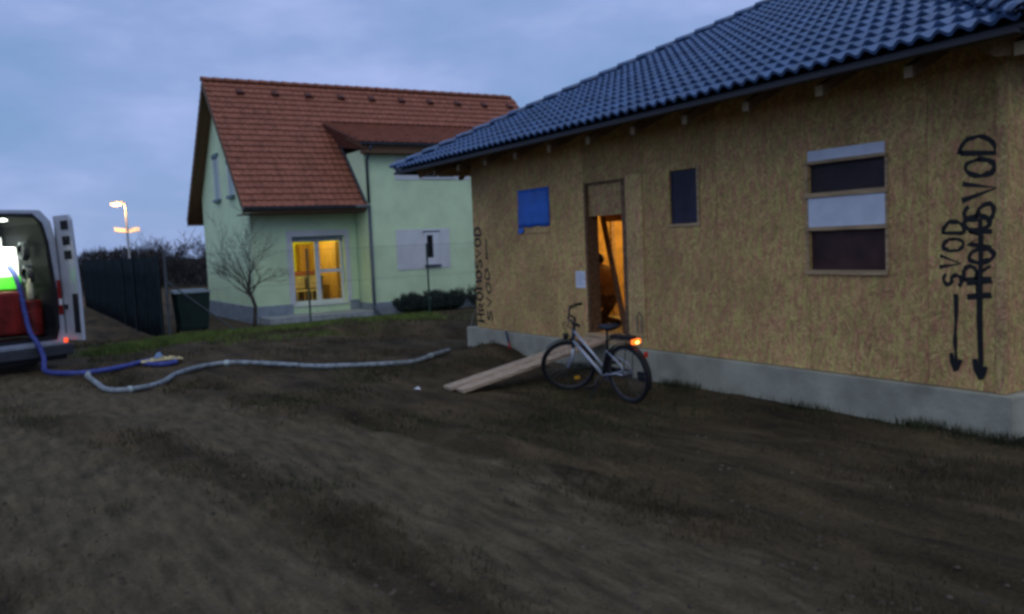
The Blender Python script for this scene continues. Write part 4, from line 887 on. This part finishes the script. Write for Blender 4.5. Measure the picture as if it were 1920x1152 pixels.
# ------------------------------------------------------------------ van with open rear doors
VA = R(204.9); VO = Vector((-15.88, .04, -.035)); VF = Vector((math.cos(VA), math.sin(VA), 0)); VL = Vector((-VF.y, VF.x, 0))
def vw(p): return VO+VF*p[0]+VL*p[1]+Vector((0, 0, p[2]))
def van():
    V = thing('van', 'white delivery van with rear doors open and its load space brightly lit', 'van', VO, VA)
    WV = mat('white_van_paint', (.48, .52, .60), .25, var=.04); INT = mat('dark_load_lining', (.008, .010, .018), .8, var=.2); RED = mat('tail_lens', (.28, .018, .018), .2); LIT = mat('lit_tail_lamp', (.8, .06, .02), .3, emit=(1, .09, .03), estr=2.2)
    # sections: x, half width low, half width at belt, half width top, z bottom, z belt, z top
    secs = [(0, .94, .985, .82, .46, 1.35, 2.72), (.15, .96, .995, .83, .44, 1.35, 2.74), (1.2, .97, 1.0, .84, .42, 1.35, 2.75), (3.4, .97, 1.0, .84, .42, 1.35, 2.72), (3.9, .97, 1.0, .72, .42, 1.3, 2.45), (4.5, .97, .98, .66, .42, 1.25, 1.70), (5.0, .95, .92, .78, .42, 1.0, 1.15), (5.45, .85, .85, .75, .45, .8, .95)]
    def ring(q, ins=0):
        x, a, b, c, z0, z1, z2 = q; i = ins; j = i*2; pts = [(a-j, z0+i), (b-j, z0+.25), (b-j, z1), (b-j-(b-c)*.45, z1+(z2-z1)*.6), (c+.02-j, z2-.2-i*.5), (c-.14-j*.8, z2-.02-i)]
        return [(x, y, z) for y, z in pts]+[(x, -y, z) for y, z in reversed(pts)]
    mb = MB(); n = 12
    rs = [ring(s) for s in secs]; mb.v = [p for r_ in rs for p in r_]
    mb.f = [(i*n+k, i*n+(k+1) % n, (i+1)*n+(k+1) % n, (i+1)*n+k) for i in range(len(rs)-1) for k in range(n)]+[tuple((len(rs)-1)*n+k for k in range(n))]
    # rear frame: ring between outer skin and inner lining
    inn = [(0.0,)+p[1:] for p in ring(secs[0], .085)]; i0 = len(mb.v); mb.v += inn; mb.f += [(k, (k+1) % n, i0+(k+1) % n, i0+k) for k in range(n)]
    mb.build('body', WV, V, smooth=False)
    # inner lining (box open to the rear)
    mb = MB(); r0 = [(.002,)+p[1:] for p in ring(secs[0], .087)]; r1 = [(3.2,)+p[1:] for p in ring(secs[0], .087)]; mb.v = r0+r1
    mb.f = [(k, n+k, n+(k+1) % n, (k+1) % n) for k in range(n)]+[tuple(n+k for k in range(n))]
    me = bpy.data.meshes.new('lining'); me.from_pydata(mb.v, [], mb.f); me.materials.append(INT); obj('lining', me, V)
    # dark seal round the opening
    MB().tube([(p[0]-.012, p[1], p[2]) for p in inn]+[(inn[0][0]-.012, inn[0][1], inn[0][2])], .034, 6).build('door_seal', BLACK, V)
    MB().box(-.13, .02, -1.0, 1.0, .24, .42).build('bumper', mat('dark_bumper', (.045, .05, .06), .6), V, bevel=.03); MB().box(-.135, .02, -.9, .9, .421, .462).build('sill_plate', mat('grey_bumper', (.26, .29, .34), .5), V, bevel=.006)
    MB().box(-.06, .3, -.9, .9, .17, .295).build('underrun_bar', BLACK, V)
    for s in (1, -1):
        l = MB().box(-.016, .0, s*.915-.06, s*.915+.06, .93, 1.52).build('tail_light', RED, V, bevel=.006); MB().box(-.02, -.0165, s*.915-.05, s*.915+.05, 1.09, 1.2).build('reversing_lens', WHITE, l)
        MB().box(-.15, -.131, s*.86-.03, s*.86+.03, .49-.03, .49+.045).build('marker_lamp', LIT, V)
    for x in (1.1, 4.55):
        for s in (1, -1):
            w = MB().torus((x, s*.86, .34), (0,1,0), .24, (.10, .095), 32, 10).build('wheel', RUBBER, V, smooth=True); MB().lathe((x, s*.86-.07, .34), (0,1,0), [(.05,0),(.17,.02),(.17,.12),(.05,.14)], 20).build('hub_cap', STEEL, w)
    MB().hexa([(3.97, .64, 2.36), (4.46, .62, 1.74), (4.46, -.62, 1.74), (3.97, -.64, 2.36)], [(3.99, .64, 2.37), (4.48, .62, 1.75), (4.48, -.62, 1.75), (3.99, -.64, 2.37)]).build('windscreen', GLASS_D, V)
    # rear door leaves, swung open
    def leaf(s, ang):
        hy = s*.99; A = R(ang)
        d = Vector((-math.sin(A), -s*math.cos(A)*1, 0)); nrm = Vector((-d.y, d.x, 0))*(-1 if s < 0 else 1)   # nrm: the leaf's inner side
        wd = .56
        def p(u, z, off):      # u 0..1 across, leaning inwards with the body side above the belt
            lean = max(0, (z-1.35))*.05; return Vector((0, hy-s*lean, z))+d*(u*wd)+nrm*off
        mb = MB(); zs = [.50, 1.35, 2.05, 2.52, 2.60]
        o_, i_ = [], []
        for z in zs:
            w1 = 1 if z < 2.55 else .9
            o_ += [p(.02, z, -.0), p(w1, z, -.0)]; i_ += [p(.02, z, .05), p(w1, z, .05)]
        m_ = len(o_); mb.v = [tuple(v) for v in o_+i_]
        for k in range(len(zs)-1):
            a = 2*k; mb.f += [(a, a+1, a+3, a+2), (m_+a, m_+a+2, m_+a+3, m_+a+1), (a, a+2, m_+a+2, m_+a), (a+1, m_+a+1, m_+a+3, a+3)]
        mb.f += [(0, m_, m_+1, 1), (m_-2, m_-1, 2*m_-1, 2*m_-2)]
        D = mb.build('rear_door', WV, V)
        def patch(u0, u1, z0, z1, m, nm, th=.006):
            q = [p(u0, z0, .0515), p(u1, z0, .0515), p(u1, z1, .0515), p(u0, z1, .0515)]; MB().hexa(q, [v+nrm*th for v in q]).build(nm, m, D)
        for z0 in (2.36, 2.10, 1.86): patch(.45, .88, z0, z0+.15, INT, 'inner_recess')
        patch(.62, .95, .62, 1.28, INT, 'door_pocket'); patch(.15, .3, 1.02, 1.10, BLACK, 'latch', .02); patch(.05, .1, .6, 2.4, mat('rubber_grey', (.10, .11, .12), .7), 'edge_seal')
        for z in (.8, 2.2): MB().tube([p(0, z-.06, .02), p(0, z+.06, .02)], .02, 8).build('hinge', STEEL, D)
        return D
    leaf(-1, 88); leaf(1, 100)
    t = MB().lathe((1.0, -.70, 2.56), (0,0,1), [(.02,0),(.17,.012),(.19,.035),(.18,.05)], 20); t.build('ceiling_lamp', mat('lit_van_lamp', (1, 1, 1), emit=(.92, 1, .86), estr=9), V, smooth=True)
    ld = bpy.data.lights.new('van_light', 'AREA'); ld.shape = 'DISK'; ld.size = .25; ld.energy = 42; ld.spread = R(95); ld.color = (.90, 1, .82); o = bpy.data.objects.new('van_light', ld); COL.objects.link(o); o.parent = V; o.location = (.45, -.30, 2.52); o.rotation_euler = (0, R(-38), 0)
    return V
van()
def van_load():
    t = thing('white_machine', 'white metal machine with a green lower band inside the van', 'machine', vw((1.35, -.25, .62)), VA)
    m = mat('machine_white', (.80, .82, .80), .45); g = mat('machine_green', (.06, .42, .03), .5)
    MB().box(-.32, .5, -.52, .62, .98, 1.50).build('cabinet', m, t, bevel=.02); MB().box(-.335, .5, -.53, .63, .76, .979).build('green_band', g, t, bevel=.01)
    MB().box(-.30, .5, -.5, .6, .0, .759).build('base_frame', mat('dark_red_frame', (.22, .02, .015), .6), t)
    mb = MB(); mb.box(-.328, -.3205, .25, .45, 1.2, 1.38); mb.build('control_panel', BLACK, t)
    d = thing('red_tank', 'wide dark red tank filling the lower part of the open load space', 'tank', vw((.50, .10, .60)), VA); rm = mat('drum_red', (.20, .016, .012), .5, var=.3, scale=5)
    MB().box(-.26, .26, -.56, .62, .03, .76).build('shell', rm, d, bevel=.05)
    for y in (-.40, -.05, .30): MB().box(-.275, -.261, y-.02, y+.02, .06, .66).build('rib', rm, d)
    MB().lathe((0, -.2, .70), (0, 0, 1), [(.09, 0), (.09, .03), (.05, .04)], 16).build('filler_cap', BLACK, d)
    d = thing('red_drum', 'small dark red drum at the right edge of the open load space', 'drum', vw((.42, -.62, .60)), VA)
    r_, h = .16, .60
    MB().lathe((0,0,0), (0,0,1), [(r_-.01,0),(r_,.01),(r_,h*.32),(r_+.012,h*.335),(r_,h*.35),(r_,h*.65),(r_+.012,h*.665),(r_,h*.68),(r_,h-.01),(r_-.015,h)], 24).build('shell', rm, d); MB().lathe((0,0,h), (0,0,1), [(r_-.02,.001),(r_-.02,.01)], 24).build('lid', BLACK, d)
    for k, (z, y) in enumerate(((1.62, -.70), (2.02, -.66))):
        c = thing('hose_coil', ('lower' if k == 0 else 'upper')+' dark coil of hose hanging on the right wall inside the van', 'hose', vw((.62, y, z)), VA, 'hose coils in the van')
        for j in range(3): MB().torus((0, -.02+.03*j, 0), (0, 1, 0), .15-.012*j, .016, 28, 8).build('loop', mat('dark_hose', (.02, .022, .03), .6), c, smooth=True)
        MB().box(-.02, .02, -.06, .06, .13, .17).build('hook', STEEL, c)
    b = thing('pale_bottle', 'tall pale bottle standing on the right in the van', 'bottle', vw((.33, -.66, 1.06)), VA)
    b.location = vw((.42, -.62, 1.215)); MB().lathe((0,0,0), (0,0,1), [(.05,0),(.055,.02),(.055,.24),(.02,.31),(.02,.35)], 14).build('bottle_body', mat('cream_plastic', (.55, .52, .36), .5), b, smooth=True)
    for k, (x, y, z, lb) in enumerate(((1.5, -.55, 2.13, 'white box on top of the machine in the van'),)):
        o = thing('white_box', lb, 'box', vw((x, y, z)), VA); MB().box(-.15, .15, -.12, .12, 0, .17).build('carton', WHITE, o, bevel=.004); MB().box(-.152, .152, -.03, .03, .001, .172).build('tape', mat('tape_yellow', (.6, .5, .2), .4), o)
van_load()

# ------------------------------------------------------------------ hoses
def smooth_path(pts, n=8):
    P = [Vector(p) for p in pts]; out = []
    for i in range(len(P)-1):
        p0, p1, p2, p3 = P[max(i-1, 0)], P[i], P[i+1], P[min(i+2, len(P)-1)]
        for k in range(n):
            t = k/n; out.append(.5*((2*p1)+(p2-p0)*t+(2*p0-5*p1+4*p2-p3)*t*t+(3*p1-p0-3*p2+p3)*t**3))
    return out+[P[-1]]
def hoses():
    r = .042; on = lambda L_, rr: [(x, y, gz(x, y)+rr+.004) for x, y in L_]
    blue = [tuple(vw((.7, -.45, 1.78))), tuple(vw((.35, -.40, 1.5))), tuple(vw((.05, -.36, .75))), tuple(vw((-.17, -.36, .52))), tuple(vw((-.27, -.40, .28)))]+on([(-15.55, .52), (-14.9, .80), (-14.68, 1.12), (-14.85, 1.55), (-15.3, 1.92), (-15.55, 2.22), (-15.0, 2.42), (-14.75, 2.2), (-15.1, 1.95), (-15.5, 2.05)], r)
    o = MB().tube(smooth_path(blue), r, 10).build('blue_hose', mat('blue_hose_cover', (.055, .075, .30), .6, var=.2, scale=20), smooth=True); tag(o, 'thick blue hose hanging out of the van and curling on the ground', 'hose')
    grey = [(-14.55, 1.06), (-14.0, 1.02), (-13.3, 1.05), (-12.6, 1.12), (-12.25, 1.28), (-12.4, 1.62), (-12.8, 1.9), (-13.25, 2.15), (-13.75, 2.6), (-13.72, 3.08), (-13.1, 3.6), (-12.5, 3.97), (-12.05, 4.26), (-11.65, 4.78), (-11.62, 5.28), (-11.93, 5.75), (-12.25, 6.2)]
    H = thing('grey_hose', 'long pale grey hose snaking over the yard towards the unfinished house', 'hose', (-12.5, 3, 0)); p = smooth_path(on(grey, .038)); off = Vector((12.5, -3, 0))
    MB().tube([q+off for q in p], .038, 10).build('hose_body', mat('grey_hose_cover', (.22, .25, .27), .6, var=.25, scale=12), H, smooth=True)
    for i in (6, 34, 70, 118):
        MB().tube([p[i]+off, p[i+1]+off], .047, 10).build('hose_band', mat('pale_band', (.42, .50, .50), .5), H)
    c = thing('crumpled_cloth', 'crumpled yellowish cloth lying on the coil of blue hose', 'cloth', (-15.15, 2.2, gz(-15.15, 2.2)+.05)); mb = MB(); n, m = 15, 9
    rs = random.Random(5)
    vs = [(-.13+.03*j+.04*math.sin(i*.9)+rs.uniform(-.015, .015), -.30+.043*i+rs.uniform(-.014, .014), .03+(.045+.035*math.sin(i*1.9+j*1.3)+rs.uniform(-.012, .03))*(1-abs(j-m/2)/(m/2+.4))*(1-.7*abs(i-n/2)/(n/2))) for j in range(m+1) for i in range(n+1)]
    mb.add(vs, [(j*(n+1)+i, j*(n+1)+i+1, (j+1)*(n+1)+i+1, (j+1)*(n+1)+i) for j in range(m) for i in range(n)])
    cl = mb.build('cloth_body', mat('yellow_cloth', (.46, .38, .20), .9, var=.4, scale=9), c, smooth=False); sd = cl.modifiers.new('thick', 'SOLIDIFY'); sd.thickness = .006
    mb = MB(); mb.add([(-.02, -.10, .06), (.06, -.06, .07), (.05, .06, .06), (-.03, .05, .07), (.0, -.05, .15), (.04, .01, .17), (-.01, .03, .13)], [(0, 1, 4), (1, 5, 4), (1, 2, 5), (2, 6, 5), (2, 3, 6), (3, 0, 6), (0, 4, 6), (4, 5, 6)])
    mb.build('pale_blue_fold', mat('pale_blue_cloth', (.20, .30, .50), .9, var=.2), c)
hoses()

# ------------------------------------------------------------------ fences, bin, lamp
def fences():
    FX, FY = -21.7, 3.42
    F = thing('wire_fence', 'thin green wire mesh fence with slim posts in front of the pale green house', 'fence', (FX, 8.5, gz(FX, 8.5)))
    off = -Vector(F.location); Wd = lambda mb, nm, m, parent=F, **k: mb.build(nm, m, parent, world=True, **k)
    ys = [6.93, 10.42, 13.9]; hz = 1.86
    for y in ys:
        g = gz(FX, y); Wd(MB().tube([(FX, y, g-.3), (FX, y, hz)], .026, 8), 'post', FENCE_G)
    g = gz(FX, FY)
    Wd(MB().tube([(FX, FY, g-.3), (FX, FY, hz+.02)], .033, 8), 'corner_post', FENCE_P); Wd(MB().tube([(FX+.02, FY, 1.22), (FX+.04, 5.05, gz(FX, 5.05)-.03)], .02, 7), 'brace', FENCE_P)
    for z in (hz-.03, .95, .12): Wd(MB().tube([(FX, FY, z), (FX, ys[-1], z)], .0026, 4), 'tension_wire', FENCE_G)
    mb = MB(); z0, z1, L_ = .05, hz-.03, ys[-1]-FY; h = z1-z0; sp = .075; k = -h
    for sgn in (1, -1):
        k = -h
        while k < L_:
            a, b = max(k, 0), min(k+h, L_)
            if b > a:
                za, zb = (a-k), (b-k)
                if sgn < 0: za, zb = h-za, h-zb
                p, q = Vector((FX+.004*sgn, FY+a, z0+za)), Vector((FX+.004*sgn, FY+b, z0+zb)); mb.tube([p, q], .0013, 3, False)
            k += sp
    Wd(mb, 'wire_mesh', FENCE_G, kind='stuff')
    N = thing('netted_fence', 'tall dark privacy-netted fence running back from the corner post beside the van', 'fence', (-30, 3.3, gz(-30, 3.3)))
    net = mat('dark_netting', (.010, .016, .018), .9, var=.3, scale=3, bump=.4, bscale=30, spec=.03); xs = [-21.76, -24.2, -26.3, -28.8, -31.3, -33.8, -36.3, -38.8, -41.3, -43.8]
    for i, x in enumerate(xs):
        yp = 3.275 if i in (0, 2, 3) else 3.35; Wd(MB().tube([(x, yp, gz(x, yp)-.2), (x, yp, 1.88)], .022, 8), 'post', mat('grey_green_post', (.020, .030, .036), .6, spec=.1), N)
        if i < len(xs)-1:
            x2 = xs[i+1]; nx, nz = 10, 4; mb = MB()
            for j in range(nz+1):
                for k in range(nx+1):
                    f = k/nx; xx = x+(x2-x)*f; z0 = gz(xx, 3.3)+.02; z1 = 1.83-.02*math.sin(math.pi*f); mb.v.append((xx, 3.31+.006*math.sin(k*1.9+j*1.1+i), z0+(z1-z0)*j/nz))
            mb.f = [(j*(nx+1)+k, j*(nx+1)+k+1, (j+1)*(nx+1)+k+1, (j+1)*(nx+1)+k) for j in range(nz) for k in range(nx)]
            o = Wd(mb, 'netting_panel', net, N, smooth=True); sd = o.modifiers.new('thick', 'SOLIDIFY'); sd.thickness = .004
    b = thing('waste_bin', 'dark green waste bin with a grey lid behind the fence by the green house', 'bin', (-24.0, 4.38, gz(-24, 4.38))); bg = mat('bin_green', (.012, .030, .024), .5, var=.15)
    MB().hexa([(-.33, -.36, .08), (.33, -.36, .08), (.33, .36, .08), (-.33, .36, .08)], [(-.40, -.44, 1.08), (.40, -.44, 1.08), (.40, .44, 1.08), (-.40, .44, 1.08)]).build('body', bg, b, bevel=.03)
    MB().hexa([(-.44, -.48, 1.081), (.44, -.48, 1.081), (.44, .48, 1.081), (-.44, .48, 1.081)], [(-.40, -.43, 1.17), (.38, -.43, 1.13), (.38, .43, 1.13), (-.40, .43, 1.17)]).build('lid', mat('bin_lid', (.16, .20, .22), .5), b, bevel=.02)
    MB().tube([(-.46, -.3, 1.05), (-.50, -.3, 1.06), (-.50, .3, 1.06), (-.46, .3, 1.05)], .015, 6).build('handle', BLACK, b)
    for s in (1, -1): MB().lathe((-.3, s*.34-.03, .09), (0,1,0), [(.09,0),(.09,.06)], 16).build('wheel', RUBBER, b)
fences()
def street_lamp():
    x, y = -49.3, 6.03; t = thing('street_lamp', 'lit street lamp with orange glow on a thin pole beyond the netted fence', 'street lamp', (x, y, gz(x, y)), R(0)); g = gz(x, y); P = mat('lamp_pole', (.40, .42, .42), .5, .3)
    h = 4.86-g
    MB().tube([(0, 0, -.2), (0, 0, 1.2), (0, 0, h-.35), (0, -.02, h-.1), (0, -.12, h)], [.075, .06, .05, .045, .04], 10).build('pole', P, t, smooth=True)
    hd = MB().hexa([(-.13, -.74, h-.10), (.13, -.74, h-.10), (.13, -.10, h-.05), (-.13, -.10, h-.05)], [(-.08, -.70, h+.02), (.08, -.70, h+.02), (.08, -.10, h+.08), (-.08, -.10, h+.08)]).build('lamp_head', P, t, bevel=.02)
    MB().ball((0, -.46, h-.09), .13, .28, .10, 14, 8).build('lens', mat('lit_sodium_lens', (1, .8, .5), emit=(1, .50, .16), estr=9), hd, smooth=True)
    for s in (1, -1): MB().hexa([(.16, s*.05, h-1.66), (.16, s*.62, h-1.58), (-.10, s*.62, h-1.36), (-.10, s*.05, h-1.44)], [(.16, s*.05, h-1.63), (.16, s*.62, h-1.55), (-.10, s*.62, h-1.33), (-.10, s*.05, h-1.41)]).build('sign_blade', mat('pale_blade', (.65, .58, .45), .6), t)
    ld = bpy.data.lights.new('lamp_light', 'POINT'); ld.energy = 300; ld.color = (1, .48, .14); ld.shadow_soft_size = .12; o = bpy.data.objects.new('lamp_light', ld); COL.objects.link(o); o.parent = t; o.location = (.30, -.46, h-.32)
street_lamp()

# ------------------------------------------------------------------ trees and shrubs
def grow(mb, p, d, L_, r, lvl, mx, spread, rs, seg=5, twig=.004):
    n = 4 if lvl < 2 else 3; pts = [p.copy()]; rad = [r]; q = p.copy(); dd = d.copy()
    for i in range(n):
        dd = (dd+Vector((rs.gauss(0, .16), rs.gauss(0, .16), rs.gauss(.04, .10)))).normalized(); q = q+dd*L_/n; pts.append(q.copy()); rad.append(max(r*(1-.72*(i+1)/n), twig*.6))
    mb.tube(pts, rad, seg if lvl < 2 else 3, lvl == 0)
    if lvl >= mx: return
    k = rs.randint(3, 5) if lvl else rs.randint(5, 7)
    for j in range(k):
        i = rs.randint(1, n) if lvl else rs.randint(max(1, n-3), n); ax = Vector((rs.gauss(0, 1), rs.gauss(0, 1), rs.gauss(0, .4))); ax = (ax-dd*ax.dot(dd)).normalized()
        nd = (dd*math.cos(spread)+ax*math.sin(spread)+Vector((0,0,.12))).normalized()
        grow(mb, pts[i], nd, L_*rs.uniform(.55, .8), max(rad[i]*rs.uniform(.5, .75), twig), lvl+1, mx, spread*rs.uniform(.85, 1.15), rs, seg, twig)
def garden_tree():
    x, y = -22.6, 5.68; t = thing('bare_tree', 'small leafless garden tree with a crooked trunk before the green gable', 'tree', (x, y, gz(x, y)))
    rs = random.Random(12); tr = [Vector(p) for p in ((0, 0, -.1), (.01, .03, .3), (.0, .06, .6), (-.01, -.01, .85), (0, -.09, 1.08))]
    MB().tube(tr, [.062, .055, .05, .043, .038], 9).build('trunk', BARK, t, smooth=True); mb = MB()
    for dx, dy, dz, L_ in ((0, -.45, 1, 1.0), (.1, -.15, 1, 1.1), (-.2, .2, 1, 1.1), (.1, .5, 1, .95), (0, -.9, .45, .6), (.1, .8, .4, .6), (-.2, .0, 1, .9), (.2, -.7, .8, .75), (-.1, .75, .9, .7)): grow(mb, tr[-1]+Vector((0, 0, rs.uniform(-.25, .02))), Vector((dx, dy, dz)).normalized(), L_*1.02, .026, 1, 4, .55, rs, 6, .0036)
    mb.build('crown', BARK, t)
garden_tree()
def far_trees():
    proto = []
    for k in range(4):
        rs = random.Random(40+k); mb = MB(); h = 1.0; tr = MB(); tr.tube([(0,0,-.15),(.02,0,.12),(-.01,.02,.28)], [.035, .028, .022], 7); 
        for a in range(7):
            an = 2*math.pi*a/7+rs.random(); grow(mb, Vector((0, 0, rs.uniform(.10, .28))), Vector((math.cos(an)*.55, math.sin(an)*.55, rs.uniform(.5, 1.2))).normalized(), .34, .011, 1, 4, .6, rs, 4, .0042)
        proto.append((tr.mesh('trunk', BARK_FAR), mb.mesh('crown', BARK_FAR)))
    spots = [(-75, 6.2, 3.57, 'low rounded bare tree just left of the street lamp pole in the far line'), (-74, 8.9, 4.15, 'broad bare tree just right of the street lamp pole in the far line'), (-70, 10.8, 4.65, 'tallest bare tree in the middle of the far line of trees'), (-72, 13.3, 4.32, 'bare tree right of the tallest one in the far line'), (-66, 14.2, 4.65, 'bare tree next to the green gable in the far line'), (-80, 3.6, 2.82, 'smallest bare tree at the left end of the far line'), (-78, 11.5, 5.15, 'slender bare tree rising behind the far line of trees'), (-64, 16.0, 4.65, 'bare tree half hidden by the green gable'), (-84, 1.2, 3.0, 'low bare tree beyond the netted fence near the van door')]
    for k, (x, y, h, lb) in enumerate(spots):
        t = thing('bare_tree', lb, 'tree', (x, y, gz(x, y)), random.uniform(0, 6), 'bare trees behind the netted fence')
        h *= .9; sx = h*(1.4 if k != 6 else .55)
        for nm, me in zip(('trunk', 'crown'), proto[k % 4]):
            o = bpy.data.objects.new(nm, me); COL.objects.link(o); o.parent = t; o.scale = (sx, sx, h)
    # dense scrub at the foot of the trees
    n = 26000; y = rng.uniform(-12, 22, n); x = -66+rng.normal(0, 1.6, n)-.35*(y-8)*(y < 8)*-1*0; top = 1.6+1.5*fbm(y*.35, y*0, 3, 9); z = rng.uniform(0, 1, n)**.8*top
    P = np.stack([x, y, ground_z(x, y)+z], 1); o = blades('hedgerow', P, .55, .035, mat('scrub', (.030, .026, .026), .95, var=.35, scale=.8), lean=1.0); tag(o, 'dark far-off scrub and hedgerow below the bare trees', 'hedge')
far_trees()
def shrubs():
    for k, (x, y, w, d, h, lb) in enumerate(((-23.55, 10.75, .50, .40, .50, 'left end shrub of the low dark row at the green house wall'), (-23.5, 11.35, .55, .42, .52, 'second low dark shrub at the green house wall'), (-23.5, 12.0, .55, .42, .60, 'taller dark shrub behind the fence post at the green house wall'), (-23.4, 13.3, .6, .42, .6, 'dark shrub close to the corner of the unfinished house'), (-23.4, 13.95, .6, .45, .72, 'dark shrub half hidden by the corner of the unfinished house'))):
        g = gz(x, y); t = thing('shrub', lb, 'shrub', (x, y, g), group='low shrubs along the green house'); n = 3600
        a = rng.normal(0, 1, (n, 3)); a /= np.linalg.norm(a, axis=1)[:, None]; rad = rng.uniform(.5, 1, n)**.5; P = a*rad[:, None]*np.array([d, w, h*.5]); P[:, 2] += h*.5; P *= (1+1.3*(fbm(P[:, 0]*3.5+k*7+20, P[:, 1]*3.5+P[:, 2]*3+20, 3, k)-.5))[:, None]
        blades('foliage', P, .11, .014, mat('shrub_leaf', (.022, .034, .026), .8, var=.4, scale=5), t, lean=1.2, kind=None); mb = MB()
        for j in range(5): mb.tube([(0, 0, -.05), (random.uniform(-.1, .1), random.uniform(-.1, .1), .2), (random.uniform(-.25, .25), random.uniform(-.25, .25), h*.8)], [.014, .01, .004], 5)
        mb.build('stems', BARK, t)
shrubs()
